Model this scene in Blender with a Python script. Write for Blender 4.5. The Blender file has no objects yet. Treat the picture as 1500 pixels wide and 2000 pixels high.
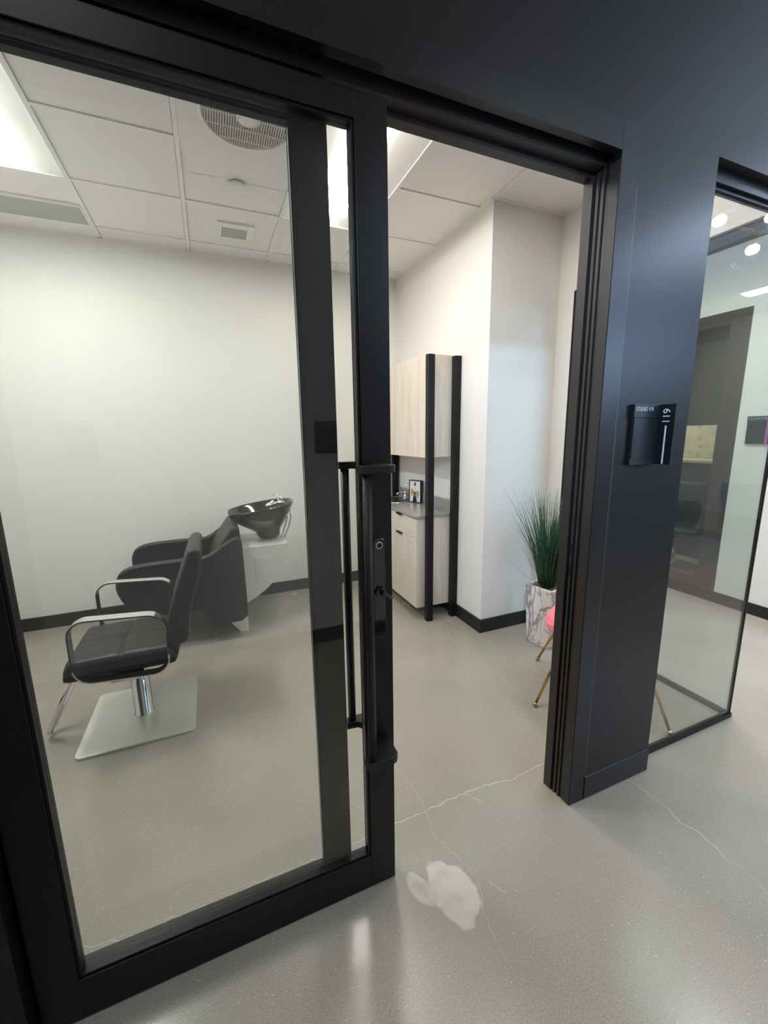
import bpy, bmesh, math, random
from mathutils import Vector, Matrix
random.seed(7)
PI = math.pi
S = bpy.context.scene
COL = S.collection

# ------------------------------------------------------------------ camera
cam = bpy.data.cameras.new('camera')
cam.sensor_fit = 'HORIZONTAL'; cam.sensor_width = 36.0
cam.lens = 36.0 * 802.589 / 1500.0
cam.clip_start = 0.05; cam.clip_end = 60
camo = bpy.data.objects.new('camera', cam); COL.objects.link(camo)
yaw, pit, roll = 0.394585839, 0.186608495, -0.0140003989
f = Vector((math.sin(yaw)*math.cos(pit), math.cos(yaw)*math.cos(pit), -math.sin(pit)))
r = Vector((math.cos(yaw), -math.sin(yaw), 0)); u = r.cross(f)
c_, s_ = math.cos(roll), math.sin(roll)
r2 = r*c_ + u*s_; u2 = -r*s_ + u*c_
m = Matrix((r2, u2, -f)).transposed().to_4x4(); m.translation = Vector((0, 0, 1.6))
camo.matrix_world = m
S.camera = camo

# ------------------------------------------------------------------ world, exposure
w = bpy.data.worlds.new('world'); S.world = w; w.use_nodes = True
w.node_tree.nodes['Background'].inputs[0].default_value = (0.9, 0.92, 0.95, 1)
w.node_tree.nodes['Background'].inputs[1].default_value = 0.15
S.view_settings.view_transform = 'Standard'
S.view_settings.look = 'None'
S.view_settings.gamma = 1.0
S.view_settings.use_curve_mapping = False
S.view_settings.exposure = 0.17

LENS_LEFT, LENS_RIGHT = 50.0, 28.0   # troffer lens emission
def area(name, loc, tgt, sx, sy, power, col):
    l = bpy.data.lights.new(name, 'AREA'); l.shape = 'RECTANGLE'; l.size = sx; l.size_y = sy
    l.energy = power; l.color = col
    o = bpy.data.objects.new(name, l); COL.objects.link(o); o.location = loc
    o.rotation_euler = (Vector(tgt)-Vector(loc)).to_track_quat('-Z', 'Y').to_euler()
    return o
area('studio_front_fill', (1.45, 1.62, 3.13), (1.45, 1.62, 0), 1.1, 0.35, 13, (1.0, 0.95, 0.88))  # added fill lamp, unseen, lifts the projection and the front of the studio
area('corridor_ceiling_light', (-0.9, 0.25, 3.52), (-0.9, 0.25, 0), 1.2, 0.3, 15, (1.0, 0.95, 0.88))
area('lobby_ceiling_light', (1.9, -1.6, 3.52), (1.9, -1.6, 0), 1.5, 0.5, 46, (1.0, 0.97, 0.92))
area('lobby_sheen_lamp', (5.75, -2.9, 2.70), (1.5, 1.1, 2.70), 1.7, 0.8, 62, (0.45, 0.66, 1.0))  # unseen area lamp added for the blue sheen on the column
hl_ = area('hall_ceiling_light', (3.35, 2.1, 3.52), (3.35, 2.1, 0), 0.6, 2.4, 42, (1.0, 0.98, 0.94)); hl_.data.spread = math.radians(115)
area('neighbour_fill', (5.2, 3.9, 2.85), (5.9, 3.4, 1.2), 0.5, 0.5, 45, (1.0, 0.93, 0.8))  # unseen lamp added to brighten the mosaic panel across the hall
sp = bpy.data.lights.new('track_spot', 'SPOT'); sp.energy = 185; sp.color = (0.50, 0.74, 1.0)
sp.spot_size = math.radians(36); sp.spot_blend = 0.6; sp.shadow_soft_size = 0.06
spo = bpy.data.objects.new('track_spot', sp); COL.objects.link(spo); spo.location = (-0.235, -0.5, 2.74)
spo.rotation_euler = (Vector((2.2, 2.57, 1.25))-Vector(spo.location)).to_track_quat('-Z', 'Y').to_euler()

# ------------------------------------------------------------------ materials
def mat(name, col, rough=0.5, metal=0.0, spec=0.5, coat=0.0, sheen=0.0, ani=0.0):
    M = bpy.data.materials.new(name); M.use_nodes = True
    b = M.node_tree.nodes['Principled BSDF']
    b.inputs['Base Color'].default_value = (*col, 1); b.inputs['Roughness'].default_value = rough
    b.inputs['Metallic'].default_value = metal; b.inputs['Specular IOR Level'].default_value = spec
    b.inputs['Coat Weight'].default_value = coat
    b.inputs['Sheen Weight'].default_value = sheen
    b.inputs['Anisotropic'].default_value = ani
    return M
def N(M, t, **k):
    n = M.node_tree.nodes.new(t)
    for a, v in k.items():
        setattr(n, a, v)
    return n
def lk(M, a, b): M.node_tree.links.new(a, b)
def bsdf(M): return M.node_tree.nodes['Principled BSDF']
def bump(M, scale, strength, detail=3, stretch=None, dist=0.002):
    tc = N(M, 'ShaderNodeTexCoord'); mp = N(M, 'ShaderNodeMapping')
    if stretch: mp.inputs['Scale'].default_value = stretch
    lk(M, tc.outputs['Object'], mp.inputs[0])
    n = N(M, 'ShaderNodeTexNoise'); n.inputs['Scale'].default_value = scale; n.inputs['Detail'].default_value = detail
    lk(M, mp.outputs[0], n.inputs['Vector'])
    b = N(M, 'ShaderNodeBump'); b.inputs['Strength'].default_value = strength; b.inputs['Distance'].default_value = dist
    lk(M, n.outputs['Fac'], b.inputs['Height']); lk(M, b.outputs[0], bsdf(M).inputs['Normal'])
    return n
def ramp(M, src, stops):
    rp = N(M, 'ShaderNodeValToRGB'); e = rp.color_ramp.elements
    while len(e) < len(stops): e.new(0.5)
    for i, (p, c) in enumerate(stops):
        e[i].position = p; e[i].color = (*c, 1)
    lk(M, src, rp.inputs[0]); return rp

wall_m = mat('painted_wall', (0.80, 0.785, 0.75), 0.55, spec=0.3); bump(wall_m, 220, 0.25, dist=0.001)
hall_m = mat('hall_wall_paint', (0.78, 0.78, 0.77), 0.55, spec=0.3); bump(hall_m, 220, 0.25, dist=0.001)
tile_m = mat('ceiling_tile', (0.88, 0.865, 0.84), 0.85, spec=0.2); bump(tile_m, 350, 0.4, dist=0.001)
tee_m = mat('ceiling_tee', (0.88, 0.87, 0.85), 0.5)
white_m = mat('white_enamel', (0.85, 0.84, 0.81), 0.35)
black_m = mat('black_aluminium', (0.0055, 0.0053, 0.0056), 0.40, spec=0.3); bump(black_m, 500, 0.08, dist=0.0005)
bronze_m = mat('bronze_black_jamb', (0.023, 0.0195, 0.019), 0.42, spec=0.4)
column_m = mat('charcoal_panel', (0.0105, 0.0105, 0.0112), 0.36, spec=0.36)
casing_m = mat('charcoal_casing', (0.006, 0.0062, 0.0075), 0.34, spec=0.45)
jambbed_m = mat('jamb_groove_black', (0.003, 0.003, 0.003), 0.6, spec=0.2)
kick_m = mat('black_kick', (0.010, 0.010, 0.012), 0.35)
base_m = mat('black_vinyl_base', (0.012, 0.012, 0.012), 0.45)
handle_m = mat('matte_black_handle', (0.009, 0.009, 0.011), 0.42, spec=0.35)
gloss_m = mat('gloss_black', (0.006, 0.006, 0.006), 0.08, coat=0.5)
chrome_m = mat('chrome', (0.82, 0.82, 0.82), 0.06, metal=1)
steel_m = mat('brushed_steel', (0.80, 0.79, 0.74), 0.36, metal=0.6, ani=0.3); bump(steel_m, 60, 0.08, stretch=(1, 40, 1), dist=0.0005)
panel_m = mat('satin_steel_panel', (0.72, 0.70, 0.65), 0.4, metal=0.35)
vinyl_m = mat('black_vinyl', (0.015, 0.015, 0.0155), 0.45, spec=0.4); bump(vinyl_m, 700, 0.15, dist=0.0006)
gold_m = mat('brushed_gold', (0.55, 0.36, 0.14), 0.28, metal=1)
pink_m = mat('pink_fabric', (0.93, 0.20, 0.25), 0.6, sheen=0.2)
green_m = mat('grass_blade', (0.022, 0.095, 0.048), 0.45)
dark_green_m = mat('dry_grass_blade', (0.09, 0.085, 0.05), 0.6)
soil_m = mat('pebble_soil', (0.16, 0.12, 0.07), 0.9); bump(soil_m, 90, 1.0, dist=0.01)
stone_m = mat('counter_quartz', (0.30, 0.29, 0.275), 0.16); 
sink_m = mat('sink_steel', (0.5, 0.5, 0.48), 0.25, metal=1)
text_m = mat('white_lettering', (0.75, 0.77, 0.80), 0.5)
dim_text_m = mat('grey_lettering', (0.5, 0.53, 0.58), 0.5)
sign_m = mat('sign_black', (0.010, 0.012, 0.016), 0.22)
signp_m = mat('sign_panel', (0.014, 0.018, 0.024), 0.32)
purple_m = mat('purple_sign_edge', (0.45, 0.12, 0.40), 0.4)
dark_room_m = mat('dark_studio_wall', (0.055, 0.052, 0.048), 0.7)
bprint_m = mat('print_white', (0.85, 0.84, 0.84), 0.5)
bgold_m = mat('print_gold', (0.50, 0.30, 0.10), 0.5)
bblack_m = mat('print_black', (0.008, 0.008, 0.008), 0.5)
bskin_m = mat('print_blush', (0.72, 0.62, 0.60), 0.6)
darkvent_m = mat('vent_mesh', (0.40, 0.41, 0.41), 0.6)
fanin_m = mat('fan_cavity', (0.36, 0.30, 0.29), 0.8)
rim_m = mat('taupe_storefront', (0.060, 0.052, 0.048), 0.4)
seam_m = mat('seam_grey', (0.16, 0.16, 0.17), 0.4)
slab_m = mat('plenum', (0.25, 0.25, 0.25), 0.9)

# pale wood veneer with vertical grain
def wood(name, axis):
    M = mat(name, (0.7, 0.62, 0.52), 0.42)
    tc = N(M, 'ShaderNodeTexCoord'); mp = N(M, 'ShaderNodeMapping')
    mp.inputs['Scale'].default_value = (14, 14, 0.7) if axis == 'z' else (14, 0.7, 14)
    lk(M, tc.outputs['Object'], mp.inputs[0])
    n = N(M, 'ShaderNodeTexNoise'); n.inputs['Scale'].default_value = 2.2; n.inputs['Detail'].default_value = 8; n.inputs['Roughness'].default_value = 0.7
    n.inputs['Distortion'].default_value = 0.4
    lk(M, mp.outputs[0], n.inputs['Vector'])
    rp = ramp(M, n.outputs['Fac'], [(0.30, (0.58, 0.50, 0.40)), (0.5, (0.70, 0.63, 0.53)), (0.68, (0.76, 0.70, 0.60))])
    lk(M, rp.outputs[0], bsdf(M).inputs['Base Color'])
    return M
wood_m = wood('pale_ash_vertical', 'z'); woodh_m = wood('pale_ash_horizontal', 'y')

# marble planter
marble_m = mat('marble_planter', (0.7, 0.66, 0.64), 0.5)
def mk_marble(M):
    tc = N(M, 'ShaderNodeTexCoord'); mp = N(M, 'ShaderNodeMapping')
    mp.inputs['Rotation'].default_value = (0.5, 0.5, 0.3); mp.inputs['Scale'].default_value = (1, 1, 0.55)
    lk(M, tc.outputs['Object'], mp.inputs[0]); prev = None
    for sc, w_, c in ((4.5, 0.016, (0.30, 0.27, 0.28)), (9.0, 0.013, (0.40, 0.37, 0.38))):
        n = N(M, 'ShaderNodeTexNoise'); n.inputs['Scale'].default_value = sc; n.inputs['Detail'].default_value = 3; n.inputs['Distortion'].default_value = 0.6
        lk(M, mp.outputs[0], n.inputs['Vector'])
        sb = N(M, 'ShaderNodeMath', operation='SUBTRACT'); lk(M, n.outputs['Fac'], sb.inputs[0]); sb.inputs[1].default_value = 0.5
        ab = N(M, 'ShaderNodeMath', operation='ABSOLUTE'); lk(M, sb.outputs[0], ab.inputs[0])
        rp = ramp(M, ab.outputs[0], [(0.0, c), (w_*0.5, c), (w_*1.8, (0.76, 0.71, 0.69))])
        if prev is None: prev = rp
        else:
            mx = N(M, 'ShaderNodeMixRGB', blend_type='DARKEN'); mx.inputs[0].default_value = 1
            lk(M, prev.outputs[0], mx.inputs[1]); lk(M, rp.outputs[0], mx.inputs[2]); lk(M, mx.outputs[0], bsdf(M).inputs['Base Color'])
mk_marble(marble_m)

# polished concrete with the skim-coated patch by the threshold
floor_m = mat('polished_concrete', (0.3, 0.28, 0.25), 0.25, spec=0.5)
def mk_floor(M):
    tc = N(M, 'ShaderNodeTexCoord'); P = tc.outputs['Object']
    big = N(M, 'ShaderNodeTexNoise'); big.inputs['Scale'].default_value = 1.3; big.inputs['Detail'].default_value = 2; big.inputs['Roughness'].default_value = 0.5
    lk(M, P, big.inputs['Vector'])
    base = ramp(M, big.outputs['Fac'], [(0.0, (0.25, 0.232, 0.196)), (1.0, (0.43, 0.402, 0.345))])
    fine = N(M, 'ShaderNodeTexNoise'); fine.inputs['Scale'].default_value = 240; fine.inputs['Detail'].default_value = 3
    lk(M, P, fine.inputs['Vector'])
    fr = ramp(M, fine.outputs['Fac'], [(0.3, (0.76, 0.76, 0.76)), (0.7, (1.20, 1.20, 1.20))])
    mul = N(M, 'ShaderNodeMixRGB', blend_type='MULTIPLY'); mul.inputs[0].default_value = 1
    lk(M, base.outputs[0], mul.inputs[1]); lk(M, fr.outputs[0], mul.inputs[2])
    # pale sand specks
    v = N(M, 'ShaderNodeTexVoronoi'); v.inputs['Scale'].default_value = 55
    lk(M, P, v.inputs['Vector'])
    vr = ramp(M, v.outputs['Distance'], [(0.0, (1, 1, 1)), (0.10, (1, 1, 1)), (0.16, (0, 0, 0))])
    sepc = N(M, 'ShaderNodeSeparateColor'); lk(M, v.outputs['Color'], sepc.inputs[0])
    gt = N(M, 'ShaderNodeMath', operation='GREATER_THAN'); gt.inputs[1].default_value = 0.80; lk(M, sepc.outputs[0], gt.inputs[0])
    sm = N(M, 'ShaderNodeMath', operation='MULTIPLY'); lk(M, vr.outputs[0], sm.inputs[0]); lk(M, gt.outputs[0], sm.inputs[1])
    sm2 = N(M, 'ShaderNodeMath', operation='MULTIPLY'); sm2.inputs[1].default_value = 0.7; lk(M, sm.outputs[0], sm2.inputs[0])
    mix = N(M, 'ShaderNodeMixRGB'); lk(M, sm2.outputs[0], mix.inputs[0]); lk(M, mul.outputs[0], mix.inputs[1]); mix.inputs[2].default_value = (0.60, 0.56, 0.48, 1)
    last = mix.outputs[0]
    # patch: two noisy ellipses (centre x, y, radii, rotation)
    wn = N(M, 'ShaderNodeTexNoise'); wn.inputs['Scale'].default_value = 14; wn.inputs['Detail'].default_value = 4; lk(M, P, wn.inputs['Vector'])
    masks = []
    for (cx, cy, rx, ry, rot, soft) in ((0.665, 1.008, 0.078, 0.125, 0.10, 0.16), (0.562, 1.062, 0.038, 0.075, 0.25, 0.35)):
        mp = N(M, 'ShaderNodeMapping', vector_type='TEXTURE')
        mp.inputs['Location'].default_value = (cx, cy, 0); mp.inputs['Rotation'].default_value = (0, 0, rot)
        mp.inputs['Scale'].default_value = (rx, ry, 1)
        lk(M, P, mp.inputs[0])
        ab = N(M, 'ShaderNodeVectorMath', operation='LENGTH'); lk(M, mp.outputs[0], ab.inputs[0])
        ad = N(M, 'ShaderNodeMath', operation='MULTIPLY_ADD'); lk(M, wn.outputs['Fac'], ad.inputs[0]); ad.inputs[1].default_value = 0.7; lk(M, ab.outputs['Value'], ad.inputs[2])
        mr = N(M, 'ShaderNodeMapRange', interpolation_type='SMOOTHSTEP'); lk(M, ad.outputs[0], mr.inputs['Value'])
        mr.inputs['From Min'].default_value = 1.35; mr.inputs['From Max'].default_value = 1.35-soft
        mr.inputs['To Min'].default_value = 0; mr.inputs['To Max'].default_value = 1
        masks.append(mr.outputs[0])
    mxm = N(M, 'ShaderNodeMath', operation='MAXIMUM'); lk(M, masks[0], mxm.inputs[0]); lk(M, masks[1], mxm.inputs[1])
    fm = N(M, 'ShaderNodeMath', operation='MULTIPLY'); fm.inputs[1].default_value = 0.85; lk(M, mxm.outputs[0], fm.inputs[0])
    scr = N(M, 'ShaderNodeTexNoise'); scr.inputs['Scale'].default_value = 22; lk(M, P, scr.inputs['Vector'])
    sc = ramp(M, scr.outputs['Fac'], [(0.25, (0.42, 0.395, 0.345)), (0.5, (0.52, 0.49, 0.435))])
    mixp = N(M, 'ShaderNodeMixRGB'); lk(M, fm.outputs[0], mixp.inputs[0]); lk(M, last, mixp.inputs[1]); lk(M, sc.outputs[0], mixp.inputs[2])
    b = bsdf(M); lk(M, mixp.outputs[0], b.inputs['Base Color'])
    rr = N(M, 'ShaderNodeMapRange'); lk(M, big.outputs['Fac'], rr.inputs['Value']); rr.inputs['To Min'].default_value = 0.215; rr.inputs['To Max'].default_value = 0.215
    ra = N(M, 'ShaderNodeMath', operation='MULTIPLY_ADD'); lk(M, mxm.outputs[0], ra.inputs[0]); ra.inputs[1].default_value = 0.35; lk(M, rr.outputs[0], ra.inputs[2])
    lk(M, ra.outputs[0], b.inputs['Roughness'])
    bp = N(M, 'ShaderNodeBump'); bp.inputs['Strength'].default_value = 0.10; bp.inputs['Distance'].default_value = 0.002
    bn = N(M, 'ShaderNodeTexNoise'); bn.inputs['Scale'].default_value = 110; bn.inputs['Detail'].default_value = 2; lk(M, P, bn.inputs['Vector'])
    lk(M, bn.outputs['Fac'], bp.inputs['Height']); lk(M, bp.outputs[0], b.inputs['Normal'])
mk_floor(floor_m)
crack_m = mat('crack_dust', (0.56, 0.53, 0.45), 0.8)
fade_crack_m = mat('faint_crack_dust', (0.40, 0.375, 0.32), 0.8)

# clear glass: transparent tint mixed with a mirror by Fresnel
def glass(name, tint, rough=0.0):
    M = bpy.data.materials.new(name); M.use_nodes = True; nt = M.node_tree; nt.nodes.clear()
    out = N(M, 'ShaderNodeOutputMaterial'); mixs = N(M, 'ShaderNodeMixShader')
    tr = N(M, 'ShaderNodeBsdfTransparent'); tr.inputs[0].default_value = (*tint, 1)
    gl = N(M, 'ShaderNodeBsdfGlossy'); gl.inputs['Roughness'].default_value = rough; gl.inputs[0].default_value = (1, 1, 1, 1)
    fr = N(M, 'ShaderNodeFresnel'); geo = N(M, 'ShaderNodeNewGeometry')
    mr = N(M, 'ShaderNodeMapRange'); lk(M, geo.outputs['Backfacing'], mr.inputs['Value'])
    mr.inputs['To Min'].default_value = 1.5; mr.inputs['To Max'].default_value = 1/1.5
    lk(M, mr.outputs[0], fr.inputs['IOR']); lk(M, fr.outputs[0], mixs.inputs[0])
    lk(M, tr.outputs[0], mixs.inputs[1]); lk(M, gl.outputs[0], mixs.inputs[2]); lk(M, mixs.outputs[0], out.inputs[0])
    return M
glass_m = glass('clear_glass', (0.975, 0.988, 0.982))
glass_front_m = glass('front_glass', (0.965, 0.975, 0.965))
glass_green_m = glass('greenish_glass', (0.865, 0.91, 0.89))
globe_m = glass('globe_glass', (0.99, 0.99, 0.99))

def emis(name, col, st):
    M = bpy.data.materials.new(name); M.use_nodes = True; M.node_tree.nodes.clear()
    e = N(M, 'ShaderNodeEmission'); e.inputs[0].default_value = (*col, 1); e.inputs[1].default_value = st
    o = N(M, 'ShaderNodeOutputMaterial'); lk(M, e.outputs[0], o.inputs[0]); return M
lens_m = emis('troffer_lens', (1.0, 0.98, 0.95), LENS_LEFT)
lens_warm_m = emis('troffer_lens_warm', (1.0, 0.955, 0.90), LENS_RIGHT)
bulb_m = emis('cool_bulb', (0.60, 0.75, 1.0), 240)

# backsplash mosaic
mosaic_m = mat('stone_mosaic', (0.4, 0.37, 0.25), 0.4)
def mk_mosaic(M):
    tc = N(M, 'ShaderNodeTexCoord')
    v = N(M, 'ShaderNodeTexVoronoi'); v.inputs['Scale'].default_value = 11; v.inputs['Randomness'].default_value = 0.6
    lk(M, tc.outputs['Object'], v.inputs['Vector'])
    rp = ramp(M, v.outputs['Distance'], [(0.0, (0.26, 0.22, 0.12)), (0.25, (0.50, 0.46, 0.33)), (0.6, (0.62, 0.58, 0.44))])
    lk(M, rp.outputs[0], bsdf(M).inputs['Base Color'])
mk_mosaic(mosaic_m)

# ------------------------------------------------------------------ mesh helpers
class MB:
    def __init__(s): s.bm = bmesh.new(); s.mi = 0
    def _f(s, vs, smooth=False):
        try:
            fc = s.bm.faces.new(vs); fc.material_index = s.mi; fc.smooth = smooth; return fc
        except ValueError: return None
    def box(s, x0, x1, y0, y1, z0, z1):
        a = [s.bm.verts.new(p) for p in ((x0,y0,z0),(x1,y0,z0),(x1,y1,z0),(x0,y1,z0),(x0,y0,z1),(x1,y0,z1),(x1,y1,z1),(x0,y1,z1))]
        for q in ((3,2,1,0),(4,5,6,7),(0,1,5,4),(1,2,6,5),(2,3,7,6),(3,0,4,7)): s._f([a[i] for i in q])
        return s
    def obox(s, M4, sx, sy, sz):
        a = [s.bm.verts.new(M4 @ Vector((x*sx/2, y*sy/2, z*sz/2))) for z in (-1,1) for (x,y) in ((-1,-1),(1,-1),(1,1),(-1,1))]
        for q in ((3,2,1,0),(4,5,6,7),(0,1,5,4),(1,2,6,5),(2,3,7,6),(3,0,4,7)): s._f([a[i] for i in q])
        return s
    def prism(s, pts, a0, a1, axis='z'):
        """pts 2-D polygon, extruded along axis; (x,y) for z, (x,z) for y, (y,z) for x"""
        def P(p, h): return (p[0],p[1],h) if axis=='z' else ((p[0],h,p[1]) if axis=='y' else (h,p[0],p[1]))
        A = [s.bm.verts.new(P(p, a0)) for p in pts]; B = [s.bm.verts.new(P(p, a1)) for p in pts]
        s._f(A[::-1]); s._f(B); n = len(pts)
        for i in range(n): s._f([A[i], A[(i+1)%n], B[(i+1)%n], B[i]])
        return s
    def rings(s, rs, cap0=True, cap1=True, closed=True, smooth=True):
        V = [[s.bm.verts.new(p) for p in rg] for rg in rs]
        for a, b in zip(V[:-1], V[1:]):
            n = len(a)
            for i in range(n if closed else n-1): s._f([a[i], a[(i+1)%n], b[(i+1)%n], b[i]], smooth)
        if cap0: s._f(V[0][::-1])
        if cap1: s._f(V[-1])
        return s
    def tube(s, path, rad, n=12, cyc=False):
        P = [Vector(p) for p in path]; m = len(P); rs = []
        up = None
        for i in range(m):
            if cyc: t = (P[(i+1)%m]-P[i-1]).normalized()
            else: t = (P[min(i+1,m-1)]-P[max(i-1,0)]).normalized()
            if up is None:
                up = Vector((0,0,1)) if abs(t.z) < 0.9 else Vector((1,0,0))
            a = (up - t*up.dot(t)).normalized(); up = a; b = t.cross(a)
            rr = rad[i] if isinstance(rad, (list, tuple)) else rad
            rs.append([P[i]+a*rr*math.cos(2*PI*k/n)+b*rr*math.sin(2*PI*k/n) for k in range(n)])
        if cyc: rs.append(rs[0]); return s.rings(rs, False, False)
        return s.rings(rs)
    def lathe(s, c, prof, n=32, smooth=True):
        rs = [[Vector((c[0]+rr*math.cos(2*PI*k/n), c[1]+rr*math.sin(2*PI*k/n), c[2]+z)) for k in range(n)] for rr, z in prof]
        return s.rings(rs, prof[0][0] > 1e-5, prof[-1][0] > 1e-5, smooth=smooth)
    def ball(s, c, rad, n=16):
        pr = [(max(1e-6, rad*math.sin(PI*i/n)), -rad*math.cos(PI*i/n)) for i in range(n+1)]
        return s.lathe(c, pr, n*2)
    def strip(s, path, w, n_axis):
        """flat band following path (list of Vector), width vector w, thickness along path normal"""
        return s
def obj(name, mb, material, parent=None, bevel=0, seg=2, label=None, weld=False, sub=0):
    me = bpy.data.meshes.new(name)
    bmesh.ops.remove_doubles(mb.bm, verts=mb.bm.verts, dist=1e-6)
    bmesh.ops.recalc_face_normals(mb.bm, faces=mb.bm.faces)
    mb.bm.to_mesh(me); mb.bm.free()
    for mm in (material if isinstance(material, (list, tuple)) else [material]): me.materials.append(mm)
    o = bpy.data.objects.new(name, me); COL.objects.link(o)
    if parent is not None:
        o.parent = parent
        wp = Vector((0, 0, 0)); q = parent
        while q is not None: wp += Vector(q.location); q = q.parent
        o.location = -wp
    if bevel:
        b = o.modifiers.new('bevel', 'BEVEL'); b.width = bevel; b.segments = seg; b.limit_method = 'ANGLE'; b.angle_limit = math.radians(35)
        b.harden_normals = False
    if sub:
        q = o.modifiers.new('sub', 'SUBSURF'); q.levels = sub; q.render_levels = sub
    if label: o['label'] = label
    return o
def tag(o, label, cat, group=None):
    o['label'] = label; o['category'] = cat
    if group: o['group'] = group
    return o
def thing(name, label, cat, loc, group=None):
    o = bpy.data.objects.new(name, None); COL.objects.link(o); o.location = loc; o.empty_display_size = 0.1
    if cat: tag(o, label, cat, group)
    return o
def struct(name, mb, m, label=None, bevel=0):
    o = obj(name, mb, m, bevel=bevel); o['kind'] = 'structure'
    if label: o['label'] = label
    return o
def struct_root(name, loc, label):
    o = thing(name, None, None, loc); o['kind'] = 'structure'; o['label'] = label; return o
def rrect(x0, x1, y0, y1, rad, n=6):
    pts = []
    for (cx, cy, a) in ((x1-rad, y0+rad, -90), (x1-rad, y1-rad, 0), (x0+rad, y1-rad, 90), (x0+rad, y0+rad, 180)):
        for k in range(n+1):
            t = math.radians(a + 90*k/n); pts.append((cx+rad*math.cos(t), cy+rad*math.sin(t)))
    return pts
def text(name, s, size, mtx, material, parent, ext=0.0006, width=None):
    cu = bpy.data.curves.new(name, 'FONT'); cu.body = s; cu.size = size; cu.extrude = ext; cu.align_x = 'LEFT'
    t = bpy.data.objects.new(name+'_c', cu); COL.objects.link(t)
    dg = bpy.context.evaluated_depsgraph_get(); dg.update()
    me = bpy.data.meshes.new_from_object(t.evaluated_get(dg)); me.name = name
    bpy.data.objects.remove(t)
    xs = [v.co.x for v in me.vertices]; ys = [v.co.y for v in me.vertices]
    k = (width/(max(xs)-min(xs))) if width else 1
    ky = size/(max(ys)-min(ys))
    x0, y0 = min(xs), min(ys)
    for v in me.vertices: v.co = Vector(((v.co.x-x0)*k, (v.co.y-y0)*ky, v.co.z))
    me.transform(mtx); me.materials.clear(); me.materials.append(material)
    o = bpy.data.objects.new(name, me); COL.objects.link(o)
    if parent is not None:
        o.parent = parent
        wp = Vector((0, 0, 0)); q = parent
        while q is not None: wp += Vector(q.location); q = q.parent
        o.location = -wp
    return o

# ================================================================== SETTING
CZ = 3.15                                # studio ceiling
HZ = 3.6                                 # corridor ceiling
XL, XC, XR = -1.65, 1.908, 2.53          # left wall, cabinet wall, deep right wall
YB, YC = 4.165, 2.578                    # back wall, face of the projection
YG = 2.42                                # where the return glass begins

mb = MB(); mb.box(-4.2, 9.2, -4.2, 8.2, -0.06, 0.0)
def ribbon(mb, pts, wdt, mi, jit=0.006, z=0.0006):
    mb.mi = mi
    P = []
    for a, b in zip(pts[:-1], pts[1:]):
        a = Vector((*a, 0)); b = Vector((*b, 0)); L = (b-a).length; k = max(2, int(L/0.018))
        d = (b-a).normalized(); nn = Vector((-d.y, d.x, 0))
        for i in range(k): P.append(a+(b-a)*(i/k)+nn*random.uniform(-jit, jit))
    P.append(Vector((*pts[-1], 0)))
    prev = None
    for i, p in enumerate(P):
        d = (P[min(i+1, len(P)-1)]-P[max(i-1, 0)]).normalized(); nn = Vector((-d.y, d.x, 0))
        ww = wdt*random.uniform(0.35, 1.0)
        q = (mb.bm.verts.new(p+nn*ww/2+Vector((0,0,z))), mb.bm.verts.new(p-nn*ww/2+Vector((0,0,z))))
        if prev: mb._f([prev[0], prev[1], q[1], q[0]])
        prev = q
ribbon(mb, [(0.50,1.318),(0.586,1.326),(0.741,1.328),(0.847,1.331),(1.003,1.337),(1.081,1.326),(1.189,1.311),(1.305,1.319),(1.376,1.323)], 0.0042, 1)
ribbon(mb, [(1.669,1.100),(1.684,1.002),(1.687,0.903),(1.673,0.857),(1.694,0.804),(1.69,0.736),(1.671,0.691),(1.687,0.633),(1.672,0.564),(1.69,0.3),(1.66,-0.2)], 0.0042, 1)
ribbon(mb, [(0.721,1.548),(0.729,1.403),(0.734,1.344),(0.722,1.283),(0.708,1.214),(0.722,1.156),(0.752,1.083),(0.769,1.015),(0.759,0.962),(0.724,0.907),(0.716,0.847),(0.71,0.776),(0.709,0.717),(0.712,0.655),(0.717,0.5)], 0.0028, 2)
ribbon(mb, [(-0.60,1.34),(-0.512,1.337),(-0.442,1.318),(-0.371,1.304),(-0.324,1.304),(-0.261,1.315),(-0.176,1.309),(-0.088,1.304),(0.034,1.315),(0.133,1.319),(0.267,1.31),(0.384,1.312),(0.50,1.318)], 0.0036, 1)
ribbon(mb, [(1.7,2.774),(1.645,2.604),(1.625,2.463),(1.645,2.24),(1.651,2.088),(1.665,2.023),(1.676,1.945),(1.653,1.841),(1.655,1.762),(1.667,1.5),(1.672,1.30)], 0.0036, 2)
ribbon(mb, [(1.78,2.95),(1.83,2.6),(1.897,2.365),(1.95,2.235),(1.908,2.062),(1.939,1.934)], 0.0036, 2)
ribbon(mb, [(-0.201,2.442),(0.04,2.387),(0.187,2.364),(0.447,2.4),(0.8,2.36),(1.2,2.43)], 0.0036, 2)
ribbon(mb, [(0.93,1.335),(0.96,1.28),(0.985,1.262)], 0.006, 2)
ribbon(mb, [(0.80,0.98),(0.835,0.93)], 0.007, 2)
fl = obj('floor', mb, [floor_m, crack_m, fade_crack_m]); fl['kind'] = 'structure'; fl['label'] = 'polished concrete floor with fine pale cracks'

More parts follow.
